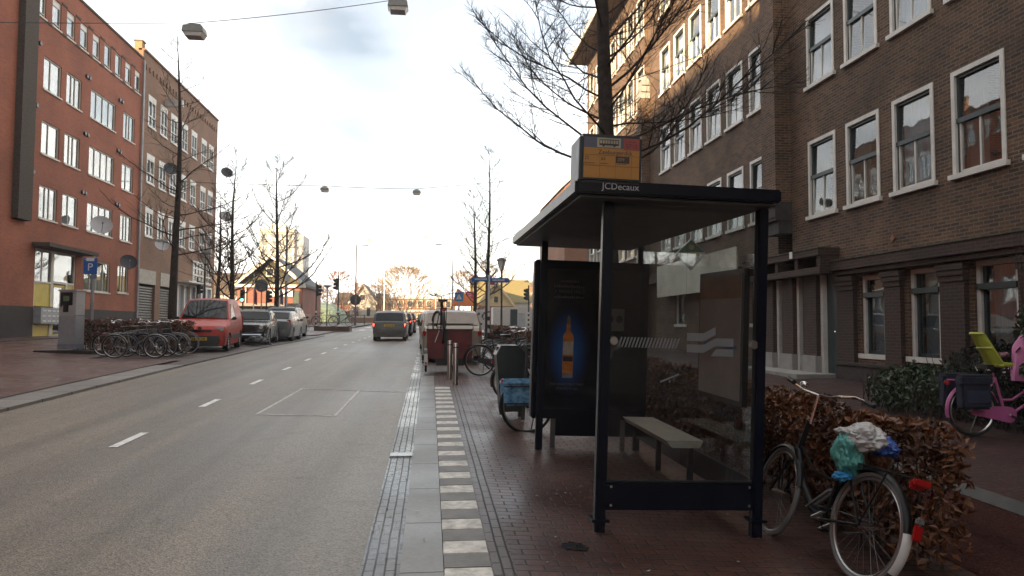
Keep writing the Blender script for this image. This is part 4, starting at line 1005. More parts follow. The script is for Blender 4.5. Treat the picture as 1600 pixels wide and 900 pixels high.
        mx_, mz_ = P['mirror']; g = MB(); g.obox((mx_, s * (hw(mx_, mz_) + .10), mz_), (.10, .17, .12), None, .03); g.box(mx_ - .03, mx_ + .03, s * (hw(mx_, mz_) - .02), s * (hw(mx_, mz_) + .05), mz_ - .05, mz_ - .02); g.build('mirror', P.get('mirrorm', black_metal), root, smooth=True)
        for q in P['seams']:
            g = MB()
            for z0, z1 in ((zb + .12, .55), (.55, belt)): g.quad((q - .006, s * (hw(q, z0) + .002), z0), (q + .006, s * (hw(q, z0) + .002), z0), (q + .006, s * (hw(q, z1) + .002), z1), (q - .006, s * (hw(q, z1) + .002), z1))
            g.build('door_seam', black_metal, root, fix=False)
        for q in P.get('handles', ()):
            MB().obox((q, s * (hw(q, belt - .08) + .018), belt - .08), (.16, .03, .03), None, .01).build('door_handle', P.get('mirrorm', black_metal), root)
        if P.get('mould'):
            g = MB(); a, c2, z0, z1 = P['mould']; 
            for (u, v) in ((xr + wr + .1, xf - wr - .1),): g.add([(u, s * (hw(u, z0) + .012), z0), (v, s * (hw(v, z0) + .012), z0), (v, s * (hw(v, z1) + .012), z1), (u, s * (hw(u, z1) + .012), z1)], [(0, 1, 2, 3)])
            g.build('moulding', black_metal, root)
    yp = mat('plate_yellow', (.62, .40, .02), .45, var=.05); ink = mat('plate_ink', (.02, .02, .02), .5)
    for s, z in ((1, P.get('fplate')), (-1, P.get('rplate'))):
        if z is None: continue
        xe = s * (L / 2 + P.get('plx', (.075, .075))[0 if s > 0 else 1])
        o = MB().obox((xe, 0, z), (.015, .52, .11), None, .004).build('number_plate', yp, root)
        g = MB(); r_ = random.Random(int(L * 100) + s)
        for i in range(8):
            if i in (2, 5): g.box(xe + s * .008, xe + s * .0095, -.20 + i * .052, -.18 + i * .052, z - .004, z + .004); continue
            g.box(xe + s * .008, xe + s * .0095, -.212 + i * .052, -.198 + i * .052, z - .032, z + .032); g.box(xe + s * .008, xe + s * .0095, -.198 + i * .052, -.178 + i * .052, z + r_.choice((.02, -.032, -.006)), z + r_.choice((.026, -.02, .004)) + .006)
        g.build('plate_marks', ink, o, fix=False)
    if P.get('grille'):
        (gx, gy, z0, z1) = P['grille']; g = MB().obox((gx, 0, (z0 + z1) / 2), (.04, gy, z1 - z0), None, .012).build('grille', black_metal, root)
    for a, bb, w in P.get('rails', ()):
        for s in (-1, 1): MB().tube([(a, s * w, ztop(a) + .02), (a + .12, s * w, H + .06), (bb - .12, s * w, H + .06), (bb, s * w, ztop(bb) + .02)], .018, 6).build('roof_rail', black_metal, root)
    return root, hw, ztop
def paint(name, col, metal=.0, rough=.32): return mat(name, col, rough, metal=metal, var=.10, scale=2.2, coat=.18, rvar=.06, spec=.3)

van_red = paint('faded_red_paint', (.43, .026, .010), rough=.5)
V, hwv, ztv = car('delivery_van', 'small red delivery van parked facing the camera behind the bicycles', 'van', -8.0, 28.2, radians(-84), dict(L=4.1, W=1.74, H=1.82, zb=.22,
    top=[(-2.05, .6), (-2.04, 1.0), (-1.98, 1.70), (-1.86, 1.80), (-.6, 1.84), (.25, 1.82), (.48, 1.77), (1.22, 1.10), (1.30, 1.06), (1.85, .88), (2.0, .76), (2.05, .5)], belt=1.06, axles=(-1.3, 1.32), wr=.30,
    side=[[(.02, 1.10), (1.02, 1.10), (.42, 1.66), (.02, 1.68)]], front=((.50, 1.73), (1.20, 1.12)), rear=((-1.99, 1.62), (-2.04, 1.05)), paint=van_red,
    head=(1.93, .60, .78, .36, .16), tail=(-2.04, .80, .95, .12, .5), mirror=(.92, 1.14), seams=(-.03, 1.05), handles=(.1,), fb=(.20, .56), fplate=.46, rplate=.6, grille=(2.0, .8, .64, .76), mould=(0, 0, .42, .56), plx=(.06, .06), bumper=mat('grey_plastic', (.035, .036, .038), .6)))
g = MB()
for s in (-1, 1):
    poly = [(-1.85, 1.12), (-.12, 1.12), (-.12, 1.62), (-1.8, 1.62)]; k = 4
    for i in range(4):
        a, b_ = poly[i], poly[(i + 1) % 4]; g.tube([(a[0], s * (hwv(*a) + .001), a[1]), (b_[0], s * (hwv(*b_) + .001), b_[1])], .007, 4)
g.build('panel_groove', mat('dark_red', (.12, .02, .018), .5), V)
for s in (-1, 1): MB().tube([(1.26, s * .1, 1.135), (1.02, s * .42, 1.34)], .008, 4).build('wiper', black_metal, V)
g = MB()
for yy in (-.33, .36): g.obox((.05, yy, 1.12), (.16, .42, .5), Matrix.Rotation(-.2, 4, 'Y'), .06)
g.build('seat', mat('seat_cloth', (.05, .05, .055), .9), V)
MB().obox((2.02, 0, .82), (.02, .12, .10), None, .02).build('badge', chrome, V)

vint = paint('dark_green_paint_gloss', (.020, .026, .022), rough=.25)
VC, hw2, zt2 = car('vintage_car', 'old dark green saloon with round headlamps and loose front bumper', 'car', -7.75, 34.0, radians(-86), dict(L=4.4, W=1.66, H=1.45, zb=.26,
    top=[(-2.2, .55), (-2.19, .85), (-1.9, .93), (-1.15, 1.0), (-.85, 1.34), (-.4, 1.44), (.2, 1.44), (.5, 1.38), (.85, 1.02), (.95, .98), (1.9, .90), (2.12, .82), (2.2, .55)], belt=.95, axles=(-1.3, 1.28), wr=.31, nose=.12,
    side=[[(-.82, 1.0), (-.12, 1.0), (-.12, 1.37), (-.62, 1.33)], [(-.05, 1.0), (.74, 1.0), (.42, 1.36), (-.05, 1.37)]], front=((.52, 1.35), (.84, 1.04)), rear=((-.88, 1.31), (-1.13, 1.02)), paint=vint,
    head=(2.12, .58, .74, .02, .02), tail=(-2.18, .66, .72, .2, .14), mirror=(.8, 1.04), seams=(-.1, .85), handles=(0,), fb=(.38, .46), rb=(.4, .5), bumper=chrome, rplate=.6, mirrorm=chrome))
for s in (-1, 1):
    o = MB().lathe([(.0, .05), (.07, .04), (.095, .0), (.095, -.06)], 16, (2.13, s * .58, .72), 'x').build('headlamp', mat('headlight_glass', (1, 1, 1)), VC, smooth=True)
    MB().ring((2.14, s * .58, .72), .10, .014, 'x', 20, 6).build('lamp_rim', chrome, o)
MB().obox((2.19, 0, .66), (.04, .75, .2), None, .03).build('grille', black_metal, VC)
MB().tube([(2.0, s_, .74) for s_ in (0,)] + [(-2.0, 0, .74)], .002, 3) if False else None
for s in (-1, 1): MB().tube([(2.0, s * (hw2(2.0, .78) + .005), .78), (0, s * (hw2(0, .8) + .005), .8), (-2.0, s * (hw2(-2.0, .76) + .005), .76)], .012, 5).build('trim_strip', chrome, VC)

hatch = paint('grey_metallic', (.17, .175, .18), metal=.5)
car('estate_car', 'grey estate car parked facing away between the old saloon and the people carrier', 'car', -7.6, 38.8, radians(92), dict(L=4.3, W=1.72, H=1.46, zb=.2,
    top=[(-2.15, .55), (-2.13, .95), (-1.95, 1.05), (-1.6, 1.38), (-1.3, 1.45), (.1, 1.46), (.45, 1.40), (1.15, .98), (1.25, .95), (1.95, .80), (2.1, .65), (2.15, .45)], belt=.95, axles=(-1.28, 1.32),
    side=[[(-1.55, 1.02), (-1.0, 1.0), (-1.0, 1.36), (-1.4, 1.36)], [(-.92, 1.0), (-.12, 1.0), (-.12, 1.39), (-.92, 1.38)], [(-.05, 1.0), (.98, 1.0), (.42, 1.37), (-.05, 1.39)]], front=((.47, 1.37), (1.13, 1.0)), rear=((-1.62, 1.34), (-1.93, 1.07)), paint=hatch,
    head=(2.02, .62, .68, .3, .15), tail=(-2.03, .72, .88, .2, .30), mirror=(.85, 1.02), seams=(-.95, -.08, 1.0), handles=(-.8, .1), rplate=.75, fplate=.45, plx=(.07, .0), bumper=hatch))
mpv = paint('dark_blue_metallic', (.035, .042, .055), metal=.4)
car('people_carrier', 'tall dark people carrier parked at the far end of the left row', 'car', -8.15, 43.6, radians(92), dict(L=4.5, W=1.8, H=1.7, zb=.2,
    top=[(-2.25, .6), (-2.23, 1.05), (-2.05, 1.55), (-1.85, 1.66), (-.4, 1.7), (.3, 1.66), (.6, 1.58), (1.5, 1.05), (1.6, 1.0), (2.1, .85), (2.22, .65), (2.25, .45)], belt=1.05, axles=(-1.35, 1.4),
    side=[[(-2.0, 1.1), (-1.2, 1.1), (-1.2, 1.55), (-1.85, 1.53)], [(-1.1, 1.1), (-.2, 1.1), (-.2, 1.6), (-1.1, 1.58)], [(-.1, 1.1), (1.15, 1.1), (.5, 1.55), (-.1, 1.6)]], front=((.62, 1.55), (1.48, 1.08)), rear=((-2.07, 1.5), (-2.22, 1.08)), paint=mpv,
    head=(2.1, .66, .75, .3, .16), tail=(-2.16, .8, 1.05, .12, .45), mirror=(1.1, 1.12), seams=(-1.15, -.15, 1.2), handles=(-1.0, 0), rplate=.8, plx=(.07, .0), rails=((-1.8, .3, .68),), bumper=mpv))
wag = paint('champagne_grey', (.108, .107, .105), metal=.5)
tl_on = emit('brake_light', (1, .06, .03), 4.0)
car('estate_car', 'grey estate car with lit brake lights, last in the queue on the road', 'car', -2.05, 40.0, radians(90), dict(L=4.35, W=1.72, H=1.52, zb=.22,
    top=[(-2.17, .6), (-2.15, .95), (-2.08, 1.0), (-1.82, 1.42), (-1.65, 1.50), (-.2, 1.53), (.3, 1.48), (.5, 1.42), (1.2, 1.0), (1.3, .96), (2.0, .82), (2.15, .6), (2.17, .45)], belt=.97, axles=(-1.3, 1.33), wr=.31,
    side=[[(-1.85, 1.03), (-1.1, 1.02), (-1.1, 1.40), (-1.7, 1.38)], [(-1.0, 1.02), (-.15, 1.02), (-.15, 1.44), (-1.0, 1.42)], [(-.07, 1.02), (1.0, 1.02), (.45, 1.40), (-.07, 1.44)]], front=((.52, 1.39), (1.18, 1.02)), rear=((-1.84, 1.40), (-2.07, 1.02)), paint=wag,
    head=(2.03, .62, .68, .3, .15), tail=(-2.10, .72, .80, .18, .20), tailm=tl_on, mirror=(.9, 1.05), seams=(-1.05, -.1, 1.05), handles=(-.9, 0), rplate=.80, plx=(.0, -.005), rails=((-1.6, .2, .6),), bumper=mat('estate_bumper', (.10, .098, .09), .45), rb=(.28, .58)), dz=-.07)
dk = paint('dark_blue', (.018, .022, .03), metal=.3)
base = dict(L=4.0, W=1.68, H=1.45, zb=.2, top=[(-2.0, .55), (-1.98, .95), (-1.6, 1.38), (-1.35, 1.44), (.0, 1.45), (.35, 1.40), (1.05, .98), (1.15, .95), (1.8, .80), (1.95, .65), (2.0, .45)], belt=.95, axles=(-1.2, 1.22), wr=.3,
    side=[[(-1.4, 1.02), (-.2, 1.0), (-.2, 1.38), (-1.3, 1.36)], [(-.12, 1.0), (.9, 1.0), (.35, 1.36), (-.12, 1.38)]], front=((.37, 1.37), (1.03, 1.0)), rear=((-1.62, 1.35), (-1.95, 1.0)), head=(1.88, .6, .66, .3, .15), tail=(-1.93, .7, .85, .14, .24), mirror=(.8, 1.02), seams=(-.16, .95), handles=(-.05,), rplate=.7, plx=(.07, .0))
car('hatchback', 'dark car half hidden in the middle of the queue on the road', 'car', -1.95, 48, radians(90), dict(base, paint=dk, bumper=dk, tailm=tl_on), dz=-.07)
car('hatchback', 'black car at the head of the queue by the zebra crossing', 'car', -1.85, 55, radians(90), dict(base, paint=paint('black_paint', (.012, .012, .013)), bumper=black_metal, tailm=tl_on, H=1.5), dz=-.07)
# right hand bay
beige = paint('beige_metallic', (.25, .21, .165), metal=.3, rough=.35)
fog = mat('fogged_glass', (.30, .25, .21), .6, var=.10, scale=2.5)
car('saloon_car', 'beige car with a fogged rear window parked behind the red cargo trike', 'car', .62, 23.2, radians(90), dict(L=4.4, W=1.74, H=1.46, zb=.2,
    top=[(-2.2, .55), (-2.18, .9), (-2.05, 1.0), (-1.9, 1.04), (-1.35, 1.40), (-1.0, 1.46), (.0, 1.47), (.4, 1.41), (1.15, .98), (1.25, .95), (2.0, .80), (2.15, .65), (2.2, .45)], belt=.98, axles=(-1.3, 1.3),
    side=[[(-1.35, 1.03), (-.2, 1.02), (-.2, 1.39), (-1.1, 1.38)], [(-.12, 1.02), (.95, 1.02), (.4, 1.38), (-.12, 1.40)]], front=((.42, 1.38), (1.13, 1.0)), rear=((-1.36, 1.385), (-1.89, 1.05)), rearglass=fog, paint=beige,
    head=(2.06, .62, .66, .3, .15), tail=(-2.12, .66, .82, .34, .16), mirror=(.85, 1.04), seams=(-.16, 1.0), handles=(-.05,), rplate=.7, bumper=beige, plx=(.07, .0)))
car('hatchback', 'silver hatchback parked beyond the beige car', 'car', .45, 29.5, radians(90), dict(base, paint=paint('silver', (.42, .42, .42), metal=.6), bumper=paint('silver', 0), tail=(-1.93, .7, .95, .16, .3)))
car('hatchback', 'dark parked car farthest along the right hand bay', 'car', .35, 35.2, radians(90), dict(base, paint=paint('graphite', (.06, .062, .066), metal=.5), bumper=black_metal, H=1.5))
# ------------------------------------------------------------------ bicycles (local frame: x forward, y left, z up, wheels touch z = 0)
def bike(label, x, y, rz, lean=0., frame=None, style='dutch', steer=0., tyre=rubber, rack=True, chaincase=None, guardend=None, R=.34, wb=.54, group=None, name='bicycle', spokes=28, z=None, scale=1., seat=True, handles='swept', cat='bicycle', front_light=False, stand=True, rise=0.):
    frame = frame or black_metal; fr = frame
    root = thing(name, label, cat, (x, y, gz(x, y) if z is None else z), group, local=True)
    root.rotation_euler = (lean, 0, rz); root.rotation_mode = 'XYZ'; root.scale = (scale,) * 3
    # heading slope
    bb = (-.10, 0, .28); seat_top = (-.24, 0, .80); h0 = Vector((.36, 0, .60)); h1 = Vector((.29, 0, .92))
    S = Matrix.Translation(h0) @ Matrix.Rotation(steer, 4, (h1 - h0).normalized()) @ Matrix.Translation(-h0)
    f = MB()
    f.tube([bb, seat_top], .016, 8); f.tube([h0 - Vector((0, 0, .0)), h1], .020, 8)
    if style == 'dutch':
        f.tube([(.355, 0, .66), (.18, 0, .40), (.02, 0, .30), bb], .018, 8); f.tube([(.325, 0, .78), (.16, 0, .56), (.0, 0, .46), (-.155, 0, .46)], .015, 8)
    elif style == 'single':
        f.tube([(.35, 0, .70), (.20, 0, .46), (.03, 0, .32), bb], .029, 10); f.tube([(.34, 0, .74), (.12, 0, .58), (-.15, 0, .55)], .010, 6)
    else:
        f.tube([(.355, 0, .64), bb], .018, 8); f.tube([(.31, 0, .83), (-.225, 0, .76)], .015, 8)
    for s in (-1, 1):
        f.tube([(bb[0], s * .03, bb[2]), (-wb, s * .06, R)], .010, 6); f.tube([(-.225, s * .02, .74), (-wb, s * .06, R)], .009, 6)
    f.build('frame', fr, root, smooth=True)
    k = MB(); k.T = S
    k.tube([(.375, 0, .58), h1], .014, 8); 
    for s in (-1, 1): k.tube([(.375, s * .05, .60), (.40, s * .055, .52), (wb, s * .05, R)], .010, 6)
    k.tube([(.375, -.05, .60), (.375, .05, .60)], .016, 6)
    k.build('fork', fr, root, smooth=True)
    # handlebar
    SR = S @ Matrix.Translation((-rise * .2, 0, rise)); hb = MB(); hb.T = SR; hb.tube([h1 - Vector((0, 0, rise + .02)), (.28, 0, 1.0)], .012, 8) if rise else None; hb.tube([h1 - Vector((0, 0, .03)), (.28, 0, 1.0)], .012, 8)
    if handles == 'swept':
        for s in (-1, 1): hb.tube([(.28, 0, 1.0), (.31, s * .10, 1.01), (.33, s * .19, 1.04), (.26, s * .27, 1.06), (.14, s * .30, 1.04)], .011, 8)
    else:
        for s in (-1, 1): hb.tube([(.28, 0, 1.0), (.30, s * .15, 1.02), (.25, s * .29, 1.03)], .011, 8)
    hbo = hb.build('handlebar', chrome, root, smooth=True)
    for s in (-1, 1): gm = MB(); gm.T = SR; gm.tube([(.16, s * .297, 1.043), (.05, s * .305, 1.02)] if handles == 'swept' else [(.27, s * .24, 1.025), (.24, s * .33, 1.03)], .017, 8); gm.build('grip', black_metal, hbo, smooth=True)
    bl = MB(); bl.T = SR; bl.ball((.31, .11, 1.05), (.032, .032, .026), 10, 6); bl.build('bell', chrome, hbo, smooth=True)
    # wheels
    for nm, c, M in (('w', (-wb, 0, R), Matrix.Identity(4)), ('w', (wb, 0, R), S)):
        h = MB(); h.T = M; h.tube([(c[0], -.055, R), (c[0], .055, R)], .018, 8); wo_ = h.build('wheel', chrome, root, smooth=True)
        t = MB(); t.T = M; t.ring(c, R - .019, .019, 'y', 44, 8); t.build('tyre', tyre, wo_, smooth=True)
        q = MB(); q.T = M; q.ring(c, R - .042, .011, 'y', 44, 6); q.build('rim', steel, wo_, smooth=True)
        sp = MB(); sp.T = M
        for i in range(spokes):
            a = 2 * pi * i / spokes; b_ = a + (.5 if i % 2 else -.5); e = .03 if i % 4 < 2 else -.03
            sp.tube([(c[0] + cos(b_) * .02, e, R + sin(b_) * .02), (c[0] + cos(a) * (R - .045), 0, R + sin(a) * (R - .045))], .0013 if spokes > 20 else .0022, 3, cap=False)
        sp.build('spokes', mat('dull_spokes', (.16, .16, .16), .45, metal=.6), wo_, fix=False)
    # mudguards
    def guard(c, M, a0, a1, m, w=.03, name='mudguard', RR=R + .022):
        g = MB(); g.T = M; vs = []; n = 22
        for i in range(n + 1):
            a = a0 + (a1 - a0) * i / n
            for yy, dr in ((-w, -.018), (-w * .6, -.002), (0, .003), (w * .6, -.002), (w, -.018)): vs.append((c[0] + cos(a) * (RR + dr), yy, R + sin(a) * (RR + dr)))
        g.add(vs, [(5 * i + k_, 5 * i + k_ + 1, 5 * i + 6 + k_, 5 * i + 5 + k_) for i in range(n) for k_ in range(4)])
        return g.build(name, m, root, smooth=True)
    guard((-wb, 0), Matrix.Identity(4), radians(15), radians(195), fr); guard((wb, 0), S, radians(20), radians(165), fr)
    if guardend: guard((-wb, 0), Matrix.Identity(4), radians(172), radians(214), guardend, .034, 'mudguard_flap', R + .027)
    if chaincase:
        c = MB(); c.prism([(-.10 + .10 * cos(a), .28 + .10 * sin(a)) for a in [radians(t) for t in range(-90, 91, 20)]] + [(-wb + .06 * cos(a), R + .055 * sin(a)) for a in [radians(t) for t in range(90, 271, 30)]], lambda u, v, t: (u, t, v), -.075, -.045)
        c.build('chain_case', chaincase, root)
    else:
        c = MB(); c.ring((-.10, -.05, .28), .085, .006, 'y', 24, 4); c.tube([(-.10, -.05, .365), (-wb, -.05, R + .03)], .006, 4); c.tube([(-.10, -.05, .195), (-wb, -.05, R - .03)], .006, 4); c.build('chain', black_metal, root)
    p = MB(); p.tube([(-.10, -.09, .28), (.04, -.09, .20)], .011, 6); p.tube([(-.10, .09, .28), (-.24, .09, .36)], .011, 6); p.tube([(-.10, -.09, .28), (-.10, .09, .28)], .013, 6); po = p.build('crank', steel, root)
    MB().obox((.045, -.14, .195), (.09, .08, .025), None, .006).build('pedal', black_metal, po); MB().obox((-.245, .14, .365), (.09, .08, .025), None, .006).build('pedal', black_metal, po)
    if seat:
        s = MB(); s.prism([(-.14, .0), (-.12, .06), (-.02, .10), (.05, .105), (.08, .07), (.09, 0), (.08, -.07), (.05, -.105), (-.02, -.10), (-.12, -.06)] if False else [(.15, .0), (.13, .022), (.02, .035), (-.08, .10), (-.14, .095), (-.155, 0), (-.14, -.095), (-.08, -.10), (.02, -.035), (.13, -.022)], lambda u, v, t: (-.25 + u, v, .86 + t), 0, .05)
        s.tube([seat_top, (-.25, 0, .87)], .012, 6); s.build('saddle', mat('saddle_leather', (.025, .022, .02), .45, var=.2), root, smooth=True, angle=60)
    if rack:
        r = MB()
        for s in (-1, 1): r.tube([(-.27, s * .035, .70), (-.45, s * .06, .715), (-.82, s * .06, .715), (-.84, 0, .715)], .007, 6); r.tube([(-wb, s * .06, R), (-.68, s * .06, .71)], .006, 6)
        for q_ in (-.42, -.55, -.68, -.8): r.tube([(q_, -.06, .715), (q_, .06, .715)], .005, 5)
        ro = r.build('rack', fr, root)
        l = MB().obox((-.865, 0, .68), (.03, .09, .05), None, .008).build('tail_light', mat('reflector_red', (.42, .012, .012), .2, var=.1, coat=.5), ro)
    else:
        MB().obox((-wb - R - .03, 0, R + .16), (.02, .05, .05), None, .008).build('tail_light', mat('reflector_red', (.42, .01, .01)), root)
    if stand: ks = MB().tube([(-.42, .05, .32), (-.46, .16, .02)], .009, 6).build('kickstand', steel, root)
    if front_light:
        g = MB(); g.T = S; g.lathe([(0, -.05), (.025, -.05), (.045, .03), (.04, .05), (0, .05)], 14, (.46, 0, .80), 'x'); g.build('headlight', chrome, root, smooth=True)
    return root

# the black bicycle leaning on the hedge, next to the shelter
BK = bike('black bicycle with grey tyres leaning on the hedge, plastic bag tied over its saddle', 2.60, 5.14, radians(91), lean=-.0, frame=mat('worn_black_paint', (.010, .010, .011), .35, var=.3, spec=.3), style='single', steer=radians(-8), rise=.12, tyre=grey_tyre, guardend=sign_white, R=.345, wb=.525, name='bicycle', stand=False)
BK.rotation_euler = (radians(15), 0, radians(95)); BK.location = (2.61, 4.97, gz(2.65, 4.98))
bpy.context.view_layer.update()
# broad red reflector on the rack and red lamp on the mudguard
rr = [c for c in BK.children if c.name.startswith('rack')][0]
MB().obox((-.90, 0, .70), (.03, .115, .042), None, .008).build('reflector', mat('reflector_red', (.42, .01, .01)), rr)
MB().obox((-.945, -.0, .42), (.04, .05, .10), None, .012).build('tail_light', mat('reflector_red', (.4, .01, .01)), BK)
MB().obox((-.945, -.0, .485), (.04, .05, .05), None, .012).build('lamp_cap', mat('smoke_plastic', (.2, .19, .17), .25), BK)
MB().obox((-.02, .0, .40), (.05, .06, .30), Matrix.Rotation(-.9, 4, 'Y'), .02).build('tube_sleeve', mat('silver_tape', (.16, .16, .165), .4), BK)
# spare cables at the handlebar
c = MB(); c.tube([(.30, .2, 1.03), (.42, .10, .98), (.40, .02, .80), (.38, 0, .62)], .004, 5); c.tube([(.28, -.2, 1.03), (.40, -.12, .95), (.39, -.02, .8), (.40, .0, .6)], .004, 5); c.build('brake_cable', black_metal, BK)
# crumpled plastic bag
def bag(name, label, cat, loc, parts, rot=(0, 0, 0)):
    root = thing(name, label, cat, loc, None, local=True); root.rotation_euler = rot
    for nm, c, r, m, seed, amp in parts:
        bm = bmesh.new(); bmesh.ops.create_icosphere(bm, subdivisions=5, radius=1)
        for v in bm.verts:
            n1 = noise.noise(v.co * 1.6 + Vector((seed, 0, 0))); n2 = abs(noise.noise(v.co * 3.7 + Vector((0, seed, 0)))); n3 = abs(noise.noise(v.co * 8 + Vector((0, 0, seed))))
            v.co = v.co * (1 + amp * n1 + amp * .8 * n2 - amp * .35 * n3)
        b = MB(); bm.verts.index_update(); b.add([(c[0] + v.co.x * r[0], c[1] + v.co.y * r[1], c[2] + v.co.z * r[2]) for v in bm.verts], [[v.index for v in f.verts] for f in bm.faces]); bm.free()
        b.build(nm, m, root, smooth=True, angle=75)
    return root
pl_w = mat('white_plastic', (.50, .50, .49), .35, var=.12, scale=9); pl_t = mat('teal_plastic', (.10, .36, .32), .3, var=.25, scale=9); pl_b = mat('blue_plastic', (.03, .09, .34), .3, var=.2, scale=9); pl_c = mat('cyan_plastic', (.04, .30, .58), .3, var=.1)
bag('plastic_bag', 'crumpled white, teal and blue plastic bag tied over the saddle of the black bicycle', 'plastic bag', BK.matrix_world @ Vector((-.33, 0, .86)),
    [('bag_top', (.0, 0, .03), (.13, .16, .085), pl_w, 3, .35), ('bag_side', (-.10, .02, -.09), (.075, .09, .13), pl_t, 7, .4), ('bag_fold', (.11, -.06, -.035), (.075, .10, .06), pl_b, 11, .4), ('bag_tip', (-.15, .0, -.22), (.055, .05, .028), pl_c, 15, .5)])
# bicycle behind the advertisement with a blue flowered pannier
BP = bike('bicycle half hidden behind the advertising panel with a blue flowered pannier', 1.80, 9.6, radians(0), frame=black_metal, style='dutch', guardend=None, R=.345)
BP.rotation_euler = (radians(-4), 0, radians(3))
flow = mat('flowered_cloth', (.02, .20, .50), .7, var=.3, scale=16, hue=(.30, .58, .78))
for s in (-1, 1):
    g = MB().obox((-.66, s * .14, .52), (.40, .13, .30), None, .03)
    po = g.build('pannier', flow, BP, smooth=True); MB().obox((-.66, s * .15, .66), (.42, .15, .10), Matrix.Rotation(s * .12, 4, 'X'), .03).build('pannier_flap', flow, po, smooth=True)
    t = MB(); t.tube([(-.87, s * .225, .615), (-.45, s * .225, .615)], .008, 5); t.tube([(-.87, s * .215, .40), (-.45, s * .215, .40)], .008, 5); t.build('pannier_trim', black_metal, po)

# right: bicycles beyond the bin
g1 = 'bicycles parked beyond the rubbish bin'
bike('black bicycle standing crosswise behind the steel bollards, its rear wheel in full view', 1.70, 17.3, radians(2), lean=radians(-3), style='dutch', tyre=rubber, R=.36, group=g1, chaincase=black_metal)
proto = []
fcols = [mat('frame_grey', (.12, .12, .12), .35), mat('frame_blue', (.03, .04, .07), .35), mat('frame_green', (.03, .045, .035), .35)]
lab_r = ['black bicycle wedged against the beech hedge just behind the bin', 'grey bicycle second in the row behind the bin', 'dark blue bicycle third in the row behind the bin', 'dark green bicycle fourth in the row behind the bin', 'black bicycle farthest back in the row along the hedge']
row = [(1.95, 12.9, 4), (2.2, 18.9, 10), (2.3, 20.1, -6), (2.25, 21.4, 8), (2.35, 22.9, 3)]
for i, ((x, y, a), l) in enumerate(zip(row, lab_r)):
    if i < 2: o = bike(l, x, y, radians(a), lean=radians(-6), frame=[black_metal, fcols[0]][i], style=['diamond', 'dutch'][i], guardend=sign_white if i else None, group=g1, spokes=18); proto.append(o)
    else:
        o = copy_tree(proto[i % 2]); o['label'] = l; o.location = (x, y, gz(x, y)); o.rotation_euler = (radians(rnd.uniform(-8, 8)), 0, radians(a))
        for c in o.children:
            if c.name.split('.')[0] in ('frame', 'fork', 'mudguard'): c.data = c.data.copy(); c.data.materials.clear(); c.data.materials.append([fcols[1], fcols[2], black_metal][i - 2])
# left: cluster in front of the hedge
g2 = 'bicycles parked on the left pavement'
lab_l = ['black bicycle nearest the road in the left cluster, with a dull steel frame', 'bicycle with a white rear mudguard flap beside the parking meter', 'dark blue bicycle in the middle of the left cluster', 'bicycle with pale tyres in the left cluster, nearest the red van', 'black bicycle leaning against the left beech hedge', 'dark green bicycle at the back of the left cluster', 'bicycle on the far side of the left hedge with its handlebar showing above it']
spots = [(-8.35, 22.2, 4, 4), (-8.95, 23.0, 184, -5), (-8.3, 22.9, 8, 6), (-8.12, 23.5, 3, 5), (-8.4, 24.0, 5, 5), (-8.1, 24.35, -4, -4), (-10.0, 26.0, 0, 4)]
pl = []
for i, ((x, y, a, ln), l) in enumerate(zip(spots, lab_l)):
    if i in (0, 1, 3):
        o = bike(l, x, y, radians(a), lean=radians(ln), frame=[mat('frame_steel', (.20, .20, .19), .35, metal=.5), black_metal, fcols[0]][(0, 1, None, 2)[i] or 0], style=['diamond', 'dutch', '', 'diamond'][i], tyre=rubber if i < 3 else grey_tyre, guardend=sign_white if i else None, group=g2, spokes=16); pl.append(o)
    else:
        o = copy_tree(pl[i % len(pl)]); o['label'] = l; o.location = (x, y, gz(x, y)); o.rotation_euler = (radians(ln), 0, radians(a))
        for c in o.children:
            if c.name.split('.')[0] in ('frame', 'fork', 'mudguard'): c.data = c.data.copy(); c.data.materials.clear(); c.data.materials.append([fcols[1], black_metal, fcols[2], black_metal, black_metal][i - 2])
g3 = 'bicycles by the crossing'
for i, (x, y, a, l) in enumerate([(-9.3, 56.2, 75, 'far bicycle nearest the people carrier at the crossing'), (-7.9, 57.2, 5, 'far bicycle in the middle of the planter at the crossing'), (-6.7, 57.6, -4, 'far bicycle at the road end of the planter at the crossing')]):
    o = copy_tree(proto[i % 2]); o['label'] = l; o['group'] = g3; o.location = (x, y, gz(x, y) + (.3 if i else 0)); o.rotation_euler = (radians(4), 0, radians(a)); o.scale = (1.15,) * 3

# pink cargo bicycle with yellow child seat and dark panniers
pink = mat('pink_paint', (.52, .13, .32), .4, var=.1)
PK = bike('pink bicycle with yellow child seat and dark panniers by the evergreen shrub', 7.38, 8.72, radians(-2), frame=pink, style='dutch', chaincase=pink, R=.33, wb=.54, handles='flat', z=gz(7.0, 8.7))
pn = mat('navy_canvas', (.022, .026, .045), .75, var=.3)
for s in (-1, 1):
    o = MB().obox((-.63, s * .16, .56), (.40, .14, .40), Matrix.Rotation(s * .06, 4, 'X'), .03).build('pannier', pn, PK, smooth=True)
    MB().obox((-.63, s * .17, .72), (.42, .16, .14), None, .03).build('pannier_flap', pn, o, smooth=True); MB().obox((-.63, s * .24, .52), (.30, .02, .16), None, .008).build('pocket', mat('navy_pocket', (.03, .036, .075), .7), o)
lime = mat('lime_plastic', (.42, .46, .06), .45, var=.08)
st = MB(); n = 10
